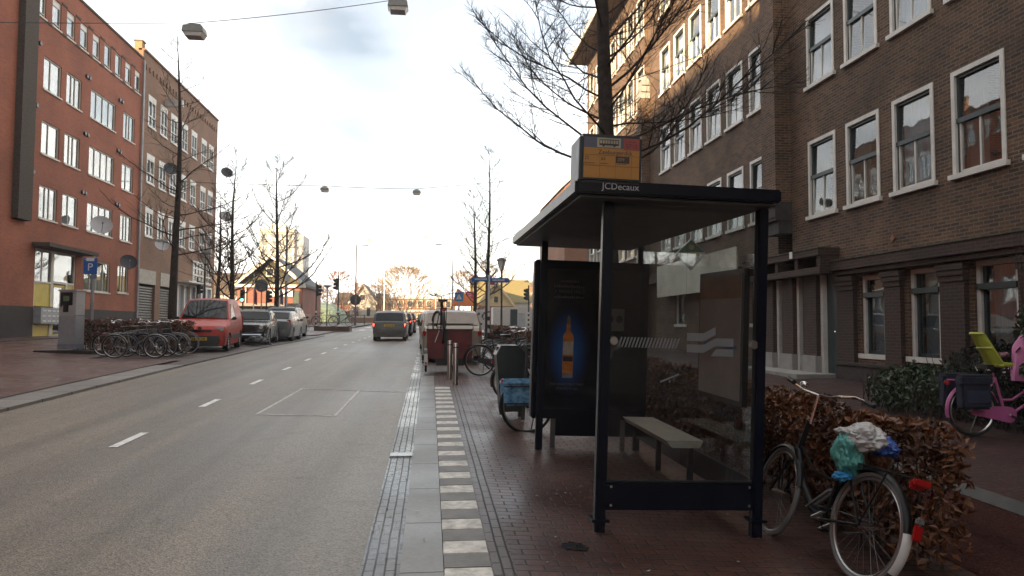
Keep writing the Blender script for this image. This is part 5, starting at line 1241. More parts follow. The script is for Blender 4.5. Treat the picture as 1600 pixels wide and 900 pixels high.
# ribbed shell of the child seat, behind the saddle, leaning back
def seatshell(u, v): # u across -1..1, v up 0..1
    w = .15 * (1 - .35 * v) ; return Vector((-.28 - v * .22 + .08 * abs(u) ** 2.2, u * w, .90 + v * .40))
SH = MB()
for (u0, u1) in ((-1.05, -.48), (-.34, .34), (.48, 1.05)):
    for side_ in (0,):
        vs = []; 
        for i in range(n + 1):
            for u in (u0, (u0 + u1) / 2, u1):
                p = seatshell(u, i / n); vs.append(p)
        for i in range(n + 1):
            for u in (u0, (u0 + u1) / 2, u1):
                p = seatshell(u, i / n); vs.append(p + Vector((-.025, 0, 0)))
        m_ = 3 * (n + 1); fs = []
        for i in range(n):
            for k in range(2): fs.append((i * 3 + k, i * 3 + k + 1, i * 3 + 4 + k, i * 3 + 3 + k)); fs.append((m_ + i * 3 + k, m_ + i * 3 + 3 + k, m_ + i * 3 + 4 + k, m_ + i * 3 + k + 1))
            fs.append((i * 3, i * 3 + 3, m_ + i * 3 + 3, m_ + i * 3)); fs.append((i * 3 + 2, m_ + i * 3 + 2, m_ + i * 3 + 5, i * 3 + 5))
        SH.add(vs, fs)
for v in (0, .55, 1):
    SH.tube([seatshell(u, v) - Vector((.012, 0, 0)) for u in (-1, -.6, -.3, 0, .3, .6, 1)], .024, 6)
SH.obox((-.17, 0, .91), (.26, .26, .05), None, .02)
so = SH.build('child_seat', lime, PK, smooth=True); MB().obox((-.2, 0, .84), (.08, .06, .18), None, .01).build('seat_mount', black_metal, so)
MB().tube([(.06, .30, 1.02), (.20, .30, 1.03), (.02, .31, 1.0)], .03, 8).build('flowered_grip', mat('flower_print', (.45, .40, .30), .7, var=.6, scale=30, hue=(.6, .35, .35)), PK)
ex = MB(); ex.tube([(.36, 0, .60), (.52, 0, .22), (.9, 0, .18), (1.3, 0, .2)], .022, 8); ex.tube([(.32, .0, .95), (.34, .0, .2)], .03, 8); ex.build('front_carrier', pink, PK, smooth=True)
# pink rain cape hanging over the handlebar
cv = MB(); N = 26; Mv = 12; vs = []
for i in range(N + 1):
    a = pi * 2 * i / N
    for j in range(Mv + 1):
        t = j / Mv; r_ = (.10 + .20 * min(1, t * 2.2) ** .6 + .05 * t) * (1 + .10 * sin(a * 6 + t * 2) * t); zz = 1.36 - .08 * t - .58 * t ** 1.4
        vs.append((.50 + cos(a) * r_ * 1.2, sin(a) * r_ * 1.1, zz))
cv.add(vs, [(i * (Mv + 1) + j, (i + 1) * (Mv + 1) + j, (i + 1) * (Mv + 1) + j + 1, i * (Mv + 1) + j + 1) for i in range(N) for j in range(Mv)] + [tuple(i * (Mv + 1) for i in range(N))])
cp = cv.build('rain_cape', mat('pink_cloth', (.62, .20, .40), .8, var=.12, scale=4), None, smooth=True)
cp.location = PK.location; cp.rotation_euler = PK.rotation_euler
tag(cp, 'pink rain cape draped over the front of the pink bicycle', 'rain cape')

# red wooden cargo trike with a bicycle standing in its box
TR = thing('cargo_trike', 'cargo trike with a red wooden box and white mudguards behind the bollards', 'cargo trike', (.45, 17.75, gz(.45, 17.75)), None, local=True)
redw = mat('red_wood', (.16, .022, .022), .5, var=.3, scale=3)
b = MB()
b.box(-.52, .54, -.28, -.25, .32, .98); b.box(-.52, .54, .75, .78, .32, .98); b.box(-.52, -.49, -.25, .75, .32, .98); b.box(.51, .54, -.25, .75, .32, .98); b.box(-.49, .51, -.25, .75, .30, .34)
b.build('box', redw, TR)
b = MB(); b.tube([(-.50, -.27, .98), (-.50, -.27, 1.12), (.56, -.27, 1.12), (.56, -.27, .98)], .014, 6); b.box(-.54, .56, -.30, -.24, .97, 1.0); b.box(-.12, -.04, -.30, -.26, .32, .98); b.build('rail', black_metal, TR)
for q in (-.54, .10):
    w = MB(); w.tube([(q - .05, -.32, .26), (q + .05, -.32, .26)], .02, 8); w.T = Matrix.Identity(4); wo_ = w.build('wheel', steel, TR)
    MB().ring((q, -.32, .26), .24, .024, 'x', 36, 8).build('tyre', rubber, wo_, smooth=True)
    s = MB()
    for i in range(14): a = i * pi / 7; s.tube([(q, -.32, .26), (q, -.32 + cos(a) * .22, .26 + sin(a) * .22)], .002, 3)
    s.build('spokes', steel, wo_, fix=False)
    g = MB(); vs = []
    for i in range(13):
        a = radians(60 + 130 * i / 12)
        for yy in (-.035, 0, .035): vs.append((q + yy, -.32 + cos(a) * .285, .26 + sin(a) * .285))
    g.add(vs, [(3 * i + k, 3 * i + k + 1, 3 * i + 4 + k, 3 * i + 3 + k) for i in range(12) for k in range(2)]); go = g.build('mudguard', black_metal, TR, smooth=True)
    MB().obox((q, -.625, .30), (.085, .02, .26), Matrix.Rotation(.12, 4, 'X'), .008).build('mudguard_flap', sign_white, go); MB().obox((q, -.64, .22), (.05, .02, .05), None, .008).build('reflector', mat('reflector_red', (1, 1, 1)), go)
MB().box(-.3, .35, -.2, .6, .14, .32).build('chassis', black_metal, TR)
BT = bike('upright black bicycle standing in the box of the red cargo trike', .28, 17.95, radians(92), style='dutch', z=gz(.4, 18) + .66, frame=black_metal, steer=.35, scale=1.14, name='bicycle')
# ------------------------------------------------------------------ bus shelter (its own tilted frame: origin at the foot of the near kerbside post)
SH = thing('bus_shelter', 'dark blue glass bus shelter with a lit yellow stop sign and an advertising panel', 'bus shelter', (1.205, 5.36, .155), None, local=True)
SH.rotation_euler = (radians(1.05), radians(1.55), 0)
W_, D_ = 1.19, 3.25
for k, v in enumerate(((0.03, 0), (W_ + .03, 0), (W_ + .03, D_), (.03, D_ - .2))): MB().obox((v[0], v[1], 1.04), (.078, .078, 2.66), None, .008).build('post', shelter_blue, SH)
r = MB(); r.obox((.4925, 1.75, 2.43), (1.515, 4.02, .095), None, .012); ro = r.build('roof', shelter_blue, SH)
MB().box(-.22, 1.21, -.21, 3.70, 2.362, 2.381).build('ceiling', roof_under, ro)
MB().box(-.270, -.266, -.24, 3.74, 2.39, 2.47).build('fascia', mat('fascia_highlight', (.22, .225, .235), .35), ro)  # highlight along the roof's left edge, painted as a pale strip
text('JCDecaux', .066, F_back(.055, -.262, 2.435), mat('pale_lettering', (.50, .51, .53), .5, var=.05), 'lettering', ro)
# end screen
MB().box(.07, W_ - .01, -.006, .006, .33, 2.36).build('glass_panel', shelter_glass, SH)
MB().obox((W_ / 2 + .03, 0, .215), (W_ - .07, .04, .20), None, .006).build('kick_panel', shelter_blue, SH)
for x in (.075, W_ - .04):
    MB().lathe([(0, -.03), (.028, -.03), (.034, -.015), (.034, 0)], 16, (x + .02, -.008, 1.345), 'y').build('glass_clamp', steel, SH, smooth=True)
# rubber seals, bolts and a few bird spots on the floor
for x in (.07, W_ - .014): MB().box(x, x + .008, -.011, .011, .33, 2.36).build('rubber_seal', rubber, SH)
MB().box(.07, W_ - .01, -.011, .011, .318, .33).build('rubber_seal', rubber, SH)
for x in (.11, W_ - .03):
    for z in (.15, .285): MB().lathe([(0, -.006), (.009, -.005), (.011, 0)], 8, (x, -.021, z), 'y').build('bolt', steel, SH)
for v in ((0.03, 0), (W_ + .03, 0)): MB().obox((v[0], v[1], .045), (.13, .13, .02), None, .004).build('foot_plate', shelter_blue, SH)
# frosted band printed on the screen
b = MB()
for i in range(18):
    x = .13 + i * .0255; b.add([(x, -.009, 1.30), (x + .013, -.009, 1.30), (x + .038, -.009, 1.375), (x + .025, -.009, 1.375)], [(0, 1, 2, 3)])
frost = mat('frosted_film', (.20, .205, .21), .7, var=.05)
b.build('frosted_band', frost, SH, fix=False)
b = MB()
for dz in (0, -.085):
    x0 = .655
    pts = [(x0, 1.36 + dz), (x0 + .13, 1.36 + dz), (x0 + .22, 1.41 + dz), (x0 + .36, 1.41 + dz)]
    for i in range(3):
        if dz == 0 and i == 2: continue
        a, c = pts[i], pts[i + 1]; b.add([(a[0], -.009, a[1]), (c[0], -.009, c[1]), (c[0], -.009, c[1] + .06), (a[0], -.009, a[1] + .06)], [(0, 1, 2, 3)])
b.add([(.84, -.009, 1.25), (1.015, -.009, 1.25), (1.015, -.009, 1.305), (.88, -.009, 1.305)], [(0, 1, 2, 3)])
b.build('frosted_logo', frost, SH, fix=False)
# rear glass, bench, timetable case
for y0, y1 in ((.05, D_ * .5 - .004), (D_ * .5 + .004, D_ - .05)): MB().box(W_ + .024, W_ + .036, y0, y1, .33, 2.36).build('glass_panel', shelter_glass, SH); MB().box(W_ + .015, W_ + .045, y0, y1, .12, .33).build('kick_panel', shelter_blue, SH)
bn = MB(); bn.prism([(W_ - .43, .50), (W_ - .11, .50), (W_ - .14, .44), (W_ - .38, .44)], lambda u, v, t: (u, t, v), .72, 2.15)
bo = bn.build('bench', mat('bench_plastic', (.42, .40, .33), .45, var=.12), SH)
for y in (1.0, 1.9): MB().obox((W_ - .12, y, .22), (.05, .04, .44), None, .006).build('bench_leg', shelter_blue, bo)
tc = MB(); tc.box(W_ - .045, W_ + .0, .12, 1.06, .86, 1.93); to = tc.build('timetable_case', black_metal, SH)
MB().box(W_ - .052, W_ - .046, .16, 1.02, .90, 1.89).build('timetable', mat('timetable_paper', (.30, .29, .27), .5, var=.15, scale=2), to)
MB().box(W_ - .056, W_ - .0525, .16, 1.02, 1.70, 1.89).build('timetable_header', mat('timetable_brown', (.22, .11, .05), .5), to)
MB().box(W_ - .056, W_ - .0525, .22, .9, 1.30, 1.325).build('timetable_line', sign_blue, to)
MB().tube([(.46, -.008, 1.05), (.60, -.012, 1.11)], .006, 6).build('scratch_sticker', frost, SH)
# advertising panel across the far end
AD = MB(); AD.obox((.63, D_ - .02, 1.245), (1.36, .14, 1.84), None, .015); ao = AD.build('advert_case', shelter_blue, SH)
MB().obox((-.055, D_ - .02, 1.245), (.012, .10, 1.80), None, .003).build('case_edge', mat('dull_aluminium', (.22, .22, .23), .4, metal=.5), ao)
for x in (.22, 1.05): MB().obox((x, D_ - .02, .16), (.055, .05, .40), None, .006).build('case_leg', mat('leg_grey', (.12, .12, .12), .5), ao)
MB().box(.24, 1.2, D_ - .03, D_ - .01, .12, .36).build('skirt', shelter_blue, ao)
yb = D_ - .093
m, t, pz = _mk('poster_print')
tc_ = _n(t, 'ShaderNodeTexCoord'); mp_ = _n(t, 'ShaderNodeMapping'); mp_.inputs['Location'].default_value = (-.36 * 3.6, 0, -1.13 * 1.75); mp_.inputs['Scale'].default_value = (3.6, 0, 1.75)
t.links.new(tc_.outputs['Object'], mp_.inputs[0]); gr = _n(t, 'ShaderNodeTexGradient', gradient_type='SPHERICAL'); t.links.new(mp_.outputs[0], gr.inputs[0])
rp = _n(t, 'ShaderNodeValToRGB'); rp.color_ramp.interpolation = 'EASE'; rp.color_ramp.elements[0].position = .02; rp.color_ramp.elements[0].color = (.010, .011, .018, 1); rp.color_ramp.elements[1].position = .95; rp.color_ramp.elements[1].color = (.022, .13, .45, 1)
t.links.new(gr.outputs[0], rp.inputs[0]); t.links.new(rp.outputs[0], pz.inputs['Base Color']); pz.inputs['Roughness'].default_value = .15
MATS['poster_print'] = m
po = MB().box(.04, 1.22, yb, yb + .004, .44, 2.06).build('poster', m, ao)
amber = mat('printed_amber', (.60, .20, .03), .3, var=.3, scale=12); cork = mat('printed_bronze', (.16, .10, .06), .3, var=.2)
def flat(poly, m_, nm, d=.0015): MB().prism(poly, lambda u, v, tt: (u, yb - tt, v), 0, d).build(nm, m_, po)
bx = .36
flat([(bx - .062, .86), (bx + .062, .86), (bx + .062, 1.27), (bx + .05, 1.31), (bx + .024, 1.34), (bx + .024, 1.42), (bx - .024, 1.42), (bx - .024, 1.34), (bx - .05, 1.31), (bx - .062, 1.27)], amber, 'printed_bottle')
flat([(bx - .024, 1.42), (bx + .024, 1.42), (bx + .018, 1.50), (bx, 1.53), (bx - .018, 1.50)], cork, 'printed_stopper', .0012)
flat([(bx - .058, 1.07), (bx + .058, 1.07), (bx + .058, 1.22), (bx - .058, 1.22)], mat('printed_label', (.48, .43, .34), .4, var=.2, scale=20), 'printed_label', .003)
flat([(bx - .058, .99), (bx + .058, .99), (bx + .058, 1.05), (bx - .058, 1.05)], mat('printed_band', (.04, .03, .03), .4), 'printed_band', .003)
flat([(bx - .06, .80), (bx + .06, .80), (bx + .062, .86), (bx - .062, .86)], mat('printed_base', (.25, .24, .23), .4, var=.3), 'printed_foot', .003)
grey_t = mat('printed_grey', (.10, .10, .105), .5)
text('A SINGLE MALT', .052, F_back(bx, yb - .001, 1.80), grey_t, 'lettering', po, .001); text('THE SINGLE MALT THAT', .036, F_back(bx, yb - .001, .725), grey_t, 'lettering', po, .001); text('STARTED IT ALL', .036, F_back(bx, yb - .001, .675), grey_t, 'lettering', po, .001)
for zz, ww in ((1.92, .22), (1.86, .36), (1.735, .36)):
    q = MB(); n_ = 14
    for i in range(n_): q.box(bx - ww / 2 + ww * i / n_, bx - ww / 2 + ww * (i + .6) / n_, yb - .001, yb - .0005, zz - .010, zz + .010 + .004 * (i % 3))
    q.build('small_print', grey_t, po, fix=False)
# second poster half: grey figures seen through the screen
flat([(.80, 1.36), (1.02, 1.36), (1.02, 1.62), (.80, 1.62)], mat('printed_pale', (.13, .13, .135), .4), 'printed_picture', .001)
for cx_ in (.85, .96): flat([(cx_ + .04 * cos(a * pi / 6), 1.50 + .045 * sin(a * pi / 6)) for a in range(12)], mat('printed_black', (.008, .008, .008), .4), 'printed_head', .002)
flat([(.80, .98), (.86, 1.0), (.90, 1.12), (1.0, 1.18), (.98, 1.25), (.86, 1.28), (.80, 1.2)], mat('printed_pale', (1, 1, 1)), 'printed_figure', .001)
# stop sign box on the roof: dark frame, yellow face, bus symbol, stop name and line numbers
sx0, sx1, sz0, sz1 = -.245, .20, 2.458, 2.80; sy = -.262
o = MB().obox(((sx0 + sx1) / 2, sy + .16, (sz0 + sz1) / 2), (sx1 - sx0, .36, sz1 - sz0), None, .018).build('stop_sign', mat('sign_case', (.018, .028, .036), .3, var=.15), SH)
MB().obox((sx0 + .0, sy + .16, (sz0 + sz1) / 2), (.008, .30, sz1 - sz0 - .04), None, .003).build('side_panel', mat('sign_side_reflection', (.42, .44, .45), .4), o)  # light grey colour stands in for the reflection on the case side
f0 = sy - .022
def fl(x0, x1, z0, z1, m_, nm, d=0): return MB().box(x0, x1, f0 - d - .002, f0 - d, z0, z1).build(nm, m_, o)
amb = mat('sign_amber', (.50, .235, .045), .4, var=.08, scale=3); sgrey = mat('sign_slate', (.10, .11, .155), .4, var=.05); ink2 = mat('sign_ink', (.045, .04, .04), .5)
X0, X1, Z0, Z1 = sx0 + .025, sx1 - .022, sz0 + .03, sz1 - .025
fl(X0, X1, Z0, Z1 - .075, amb, 'yellow_face'); fl(X0, X1, Z1 - .075, Z1, sgrey, 'header')
fl(X0 + .092, X0 + .262, Z1 - .071, Z1 - .004, mat('sign_cream', (.46, .42, .30), .5), 'bus_pictogram', .002)
bp_ = MB(); bz = Z1 - .056; bx0, bx1 = X0 + .108, X0 + .246
bp_.box(bx0, bx1, f0 - .0055, f0 - .004, bz, bz + .012); bp_.box(bx0, bx1, f0 - .0055, f0 - .004, bz + .036, bz + .041)
for i in range(8): bp_.box(bx0 + i * (bx1 - bx0 - .004) / 7, bx0 + i * (bx1 - bx0 - .004) / 7 + .004, f0 - .0055, f0 - .004, bz + .012, bz + .036)
for cx_ in (bx0 + .03, bx1 - .03): bp_.prism([(cx_ + .009 * cos(a * pi / 6), bz - .001 + .009 * sin(a * pi / 6)) for a in range(12)], lambda u, v, tt: (u, f0 - .004 - tt, v), 0, .0016)
bp_.build('bus_symbol', ink2, o, fix=False)
fl(X1 - .115, X1 - .003, Z1 - .083, Z1 - .0, mat('sign_red', (.42, .085, .07), .4), 'zone_panel', .002)
text('ZONE', .018, F_back(X1 - .055, f0 - .0045, Z1 - .024), ink2, 'lettering', o, .0006); text('5715', .042, F_back(X1 - .058, f0 - .0045, Z1 - .055), ink2, 'lettering', o, .0006)
text('Zeeburgerdijk', .043, F_back(X0 + .225, f0 - .0026, Z1 - .105), ink2, 'lettering', o, .0006, sx=1.0)
text('22', .034, F_back(X0 + .022, f0 - .0026, Z1 - .150), ink2, 'lettering', o, .0006); text('65', .034, F_back(X0 + .14, f0 - .0026, Z1 - .150), ink2, 'lettering', o, .0006)
fl(X0 + .228, X0 + .326, Z1 - .176, Z1 - .130, ink2, 'night_panel', .002); text('359', .034, F_back(X0 + .265, f0 - .0045, Z1 - .153), amb, 'lettering', o, .0006)
gl = MB()
for z in (Z1 - .126, Z1 - .20): gl.box(X0, X1, f0 - .0035, f0 - .002, z - .0012, z + .0012)
for x in (X0 + .115, X0 + .228, X0 + .342): gl.box(x - .001, x + .001, f0 - .0035, f0 - .002, Z0, Z1 - .126)
for x, w_ in ((X0 + .002, .075), (X0 + .12, .055), (X0 + .235, .075)): gl.box(x, x + w_, f0 - .0035, f0 - .002, Z1 - .186, Z1 - .181)
gl.build('grid_lines', mat('sign_line', (.24, .12, .03), .5), o, fix=False)

# ------------------------------------------------------------------ small street furniture near by
for (x, y, l) in ((.51, 14.75, 'stainless steel bollard nearer the camera, in front of the cargo trike'), (.42, 15.75, 'stainless steel bollard behind the nearer one, beside the cargo trike')):
    root = thing('bollard', l, 'bollard', (x, y, gz(x, y)), 'steel bollards', local=True)
    MB().lathe([(0, .0), (.052, .0), (.052, .80), (.046, .815), (0, .818)], 20).build('tube', steel, root, smooth=True, angle=30); MB().lathe([(.0535, .72), (.0535, .74)], 20).build('band', black_metal, root)
BN = thing('litter_bin', 'dark green tapered litter bin with grey side posts behind the advertising panel', 'litter bin', (1.12, 10.6, gz(1.12, 10.6)), None, local=True)
b = MB(); b.prism([(-.12, .12), (.16, .12), (.21, .95), (.12, 1.05), (-.13, 1.05), (-.19, .92)], lambda u, v, t: (u, t, v), -.22, .22); bb_ = b.build('body', mat('bin_green', (.022, .030, .026), .4, var=.25), BN)
MB().box(-.172, -.150, -.14, .14, .965, 1.03).build('slot', black_metal, bb_); MB().prism([(-.20, .915), (-.13, 1.055), (-.118, 1.05), (-.187, .91)], lambda u, v, t: (u, t, v), -.225, .225).build('lid_edge', box_grey, bb_)
for s in (-.2, .2): MB().tube([(.19, s * .95, 0), (.24, s * .95, .85), (.23, s * .95, 1.02), (.18, s * .95, 1.06)], .028, 8).build('post', mat('bin_post', (.12, .13, .13), .4, metal=.4), BN, smooth=True)
# parking meter and its sign
PM = thing('parking_meter', 'grey parking ticket machine on a dark plinth left of the bicycles', 'parking meter', (-11.0, 24.2, gz(-11, 24.2)), None, local=True)
PM.rotation_euler = (0, 0, radians(-12))
mgrey = mat('meter_grey', (.36, .37, .39), .4, metal=.2, var=.08); mg2 = mat('meter_light', (.46, .46, .46), .4, metal=.2, var=.08)
MB().obox((0, 0, 0), (1.9, .8, .14), None, .02).build('plinth', mat('plinth_dark', (.03, .03, .028), .8), PM)
b = MB().obox((0, 0, .64), (.56, .42, 1.0), None, .01).build('lower_door', mgrey, PM); MB().obox((0, 0, .19), (.58, .44, .16), None, .01).build('skirting', mat('meter_skirt', (.22, .23, .28), .5), b)
b = MB().obox((0, 0, 1.52), (.56, .42, .74), None, .01).build('head', mg2, PM)
MB().obox((0, 0, 1.91), (.62, .48, .05), None, .012).build('cap', mg2, b)
MB().obox((-.03, -.212, 1.65), (.40, .02, .40), None, .01).build('screen_bezel', black_metal, b); MB().obox((-.04, -.224, 1.66), (.19, .012, .16), None, .004).build('screen', mat('lcd', (.16, .22, .13), .3), b)
MB().obox((-.05, -.212, 1.35), (.18, .02, .22), None, .008).build('keypad', black_metal, b); MB().obox((-.2, -.212, 1.43), (.06, .02, .04), None, .004).build('slot', black_metal, b)
PS = thing('parking_sign', 'blue parking sign with a white P on a steel post behind the ticket machine', 'sign', (-10.72, 24.9, gz(-10.7, 24.9)), None, local=True)
MB().cyl((0, 0, 0), (0, 0, 3.05), .05).build('post', post_grey, PS)
b = MB().obox((-.06, -.07, 2.72), (.42, .03, .52), None, .01).build('panel', sign_blue, PS); MB().obox((-.06, -.088, 2.93), (.24, .006, .10), None, .002).build('time_plate', sign_white, b)
text('P', .34, F_back(-.06, -.088, 2.68), sign_white, 'lettering', b)
k = MB(); k.add([(-.235, -.0875, 2.93), (-.20, -.0875, 2.955), (-.20, -.0875, 2.905)], [(0, 1, 2)]); k.build('arrow', sign_white, b, fix=False)
MB().obox((.03, -.06, 2.38), (.22, .02, .12), None, .004).build('under_plate', mat('pale_blue_plate', (.16, .2, .3), .5), PS)

# lanterns: conical glass heads on dark posts
frost_gl = mat('lantern_glass', (.80, .80, .76), .25, var=.1)
def lantern(x, y, H, l, g='classic lanterns'):
    root = thing('street_lamp', l, 'street lamp', (x, y, gz(x, y)), g, local=True)
    MB().lathe([(0, 0), (.11, 0), (.11, .7), (.06, .8), (.05, H - .8), (.035, H - .75)], 12).build('post', black_metal, root, smooth=True)
    h = MB(); h.lathe([(.06, H - .78), (.055, H - .7), (.10, H - .66)], 12); hh = h.build('head', black_metal, root)
    MB().lathe([(.095, H - .66), (.24, H - .14), (0, H - .14)], 8).build('glass', frost_gl, hh)
    c = MB(); c.lathe([(0, H + .02), (.16, H - .02), (.30, H - .13), (.28, H - .15), (0, H - .15)], 16)
    for i in range(4): a = i * pi / 2 + .3; c.tube([(cos(a) * .10, sin(a) * .10, H - .66), (cos(a) * .25, sin(a) * .25, H - .14)], .012, 4)
    c.build('hood', black_metal, hh)
    return root
lantern(-11.7, 40, 4.45, 'classic lantern at the far corner of the brown flats behind the red van')
lantern(-10.9, 58, 4.2, 'classic lantern in front of the gabled pub')
lantern(3.75, 39, 4.5, 'classic lantern beside the blue signpost, the larger of the right hand two')
lantern(3.35, 60, 4.4, 'classic lantern behind the red sign, the smaller of the right hand two')
def mast(x, y, H, arm, l, m=post_grey):
    root = thing('street_lamp', l, 'street lamp', (x, y, interp(y, PY, PZ)), 'tall lamp masts round the crossing', local=True)
    MB().tube([(0, 0, 0), (0, 0, H * .5), (0, 0, H)], [.11, .085, .06], 10).build('mast', m, root); a = MB(); a.tube([(0, 0, H - .02), (arm * .9, 0, H + .02)], .04, 6); a.build('arm', m, root)
    MB().obox((arm, 0, H + .02), (.8, .26, .12), None, .04).build('lamp_head', post_grey, root)
dkred = mat('mast_brown', (.12, .06, .055), .5)
mast(-8.3, 84, 9.0, 1.0, 'brown tall lamp mast on the far left corner, nearest of the left ones', dkred)
mast(-6.6, 108, 9.6, 1.0, 'pale lamp mast second of the left ones beyond the crossing')
mast(2.5, 84, 9.2, -1.6, 'grey tall lamp mast on the right, nearest of the right ones')
mast(.8, 108, 9.6, -1.2, 'pale lamp mast second of the right ones beyond the crossing')
mast(-8.2, 140, 9.4, 1.0, 'farthest small lamp mast on the left beside the poplar')
SM = thing('street_lamp', 'short lamp post with a flat round head by the railing', 'street lamp', (-10.6, 78, interp(78, PY, PZ)), None, local=True)
MB().cyl((0, 0, 0), (0, 0, 4.0), .07, .05).build('post', black_metal, SM); MB().lathe([(.08, 3.95), (.45, 4.15), (.45, 4.22), (0, 4.3)], 14).build('lamp_head', box_grey, SM)
# lamps hanging over the road on wires
wm = mat('cable', (.05, .05, .052), .5)
def wire(pts, l, sag=.25):
    v = []
    for (a, b_) in zip(pts[:-1], pts[1:]):
        a, b_ = Vector(a), Vector(b_)
        for i in range(12): t = i / 12; v.append(a.lerp(b_, t) - Vector((0, 0, sag * 4 * t * (1 - t))))
    v.append(Vector(pts[-1])); o = MB().tube(v, .011 if pts[0][1] < 40 else .022, 5).build('span_wire', wm); tag(o, l, 'wire', 'wires across the street')
def hanging(x, y, z, l, s=1.):
    root = thing('hanging_lamp', l, 'hanging lamp', (x, y, z), 'lamps hung on wires over the street', local=True); root.scale = (s,) * 3
    MB().obox((0, 0, -.02), (.34, .05, .04), None, .008).build('clamp', box_grey, root); MB().lathe([(.03, -.03), (.03, -.10), (.10, -.13)], 10).build('stem', box_grey, root)
    MB().prism([(-.30, -.30), (.30, -.30), (.27, -.13), (.12, -.10), (-.12, -.10), (-.27, -.13)], lambda u, v, t: (u, t, v), -.22, .22).build('housing', mat('lamp_housing', (.30, .30, .28), .5, var=.12), root)
    MB().prism([(-.29, -.30), (.29, -.30), (.22, -.42), (-.22, -.42)], lambda u, v, t: (u, t, v), -.19, .19).build('diffuser', mat('lamp_diffuser', (.55, .54, .50), .3), root)
wire([(-17.4, 22, 10.0), (-6.9, 22, 10.38), (-1.05, 22, 11.4), (8.95, 22, 12.6)], 'thin wire across the street carrying the two near lamps', .06)
hanging(-6.9, 22, 10.36, 'large hanging lamp near the left, over the road'); hanging(-1.05, 22, 11.42, 'large hanging lamp cut off by the top of the photo')
wire([(-17.4, 53, 11.5), (-7.5, 53, 11.45), (-1.05, 53, 11.4), (8.95, 53, 12.6)], 'thin wire farther along carrying the two middle lamps', .05)
hanging(-7.5, 53, 11.43, 'middle distance hanging lamp, the left of its pair'); hanging(-1.05, 53, 11.38, 'middle distance hanging lamp, the right of its pair')
wire([(-8.2, 97, 13.2), (8.5, 97, 14.0)], 'far wire beyond the crossing carrying small lamps', .1)
hanging(-8.0, 97, 12.9, 'tiny far hanging lamp above the left lamp mast'); hanging(-.6, 97, 13.4, 'tiny far hanging lamp above the right lamp mast')

# ------------------------------------------------------------------ signs and signals
stripe_m, t, pz = _mk('black_white_bands')
g_ = _n(t, 'ShaderNodeTexCoord'); s_ = _n(t, 'ShaderNodeSeparateXYZ'); t.links.new(g_.outputs['Object'], s_.inputs[0])
f_ = _n(t, 'ShaderNodeMath', operation='FRACT'); mu = _n(t, 'ShaderNodeMath', operation='MULTIPLY'); mu.inputs[1].default_value = 2.6; t.links.new(s_.outputs['Z'], mu.inputs[0]); t.links.new(mu.outputs[0], f_.inputs[0])
gt = _n(t, 'ShaderNodeMath', operation='GREATER_THAN'); gt.inputs[1].default_value = .5; t.links.new(f_.outputs[0], gt.inputs[0])
rp_ = _n(t, 'ShaderNodeValToRGB'); rp_.color_ramp.elements[0].color = (.02, .02, .02, 1); rp_.color_ramp.elements[1].color = (.7, .7, .68, 1); t.links.new(gt.outputs[0], rp_.inputs[0]); t.links.new(rp_.outputs[0], pz.inputs['Base Color'])
green_on = emit('signal_green', (.1, 1, .45), 4.0)
def signal(x, y, H, l, rz=0, lit=False, board=True):
    root = thing('traffic_light', l, 'traffic light', (x, y, interp(y, PY, PZ)), 'traffic lights round the crossing', local=True, rz=rz)
    MB().cyl((0, 0, 0), (0, 0, 1.5), .07).build('banded_post', stripe_m, root); MB().cyl((0, 0, 1.5), (0, 0, H), .055).build('post', black_metal, root)
    h = MB().obox((0, -.14, H - .75), (.32, .2, .95), None, .03).build('head', black_metal, root)
    for k in range(3):
        z = H - .45 - k * .3; v = MB(); v.lathe([(.12, 0), (.12, -.16)], 12, (0, -.24, z), 'y'); v.build('visor', black_metal, h)
        MB().lathe([(0, -.01), (.10, 0)], 12, (0, -.245, z), 'y').build('lens', green_on if lit and k == 2 else mat('dead_lens', (.03, .025, .02), .3), h)
signal(-9.15, 61, 3.9, 'traffic light with banded foot at the road corner, left of the short lamp post', rz=radians(75))
signal(-7.35, 60.5, 4.4, 'taller traffic light standing nearest the road on the left corner', rz=radians(-80))
signal(-13.9, 57, 3.3, 'traffic light showing green in front of the pub wall', lit=True); signal(-12.3, 57.5, 3.3, 'traffic light seen from the side between the pub and the tree', rz=radians(90)); signal(-17.2, 57, 3.9, 'traffic light at the corner of the brown flats by the bent bough', rz=radians(90))
signal(8.0, 60, 3.7, 'traffic light with banded foot right of the blue signpost', rz=radians(-70))
KR = thing('road_sign', 'black round sign seen from behind on a dark banded post at the island', 'sign', (-8.5, 86, interp(86, PY, PZ)), None, local=True)
MB().cyl((0, 0, 0), (0, 0, 3.4), .08).build('post', stripe_m, KR); MB().lathe([(0, .02), (.62, .02), (.62, -.02), (0, -.02)], 20, (0, -.1, 2.9), 'y').build('sign_back', black_metal, KR); MB().prism([(-.45, 2.1), (.45, 2.1), (0, 1.4)], lambda u, v, tt: (u, -.1 + tt, v), 0, .04).build('sign_back', post_grey, KR)
RS = thing('road_sign', 'grey back of a round sign beside the pub', 'sign', (-13.0, 59, 1.25), None, local=True)
MB().cyl((0, 0, 0), (0, 0, 4.0), .05).build('post', post_grey, RS); MB().lathe([(0, .02), (.5, .02), (.5, -.02), (0, -.02)], 20, (0, -.07, 3.4), 'y').build('sign_back', mat('sign_grey', (.10, .11, .12), .5), RS)
PO = thing('lamp_post', 'thick grey steel post with a small white plate at the left corner', 'post', (-10.5, 55.5, interp(55.5, PY, PZ)), None, local=True)
MB().cyl((0, 0, 0), (0, 0, 7.6), .10, .08).build('post', post_grey, PO); MB().obox((.02, -.14, 4.0), (.3, .03, .75), None, .01).build('plate', sign_white, PO)
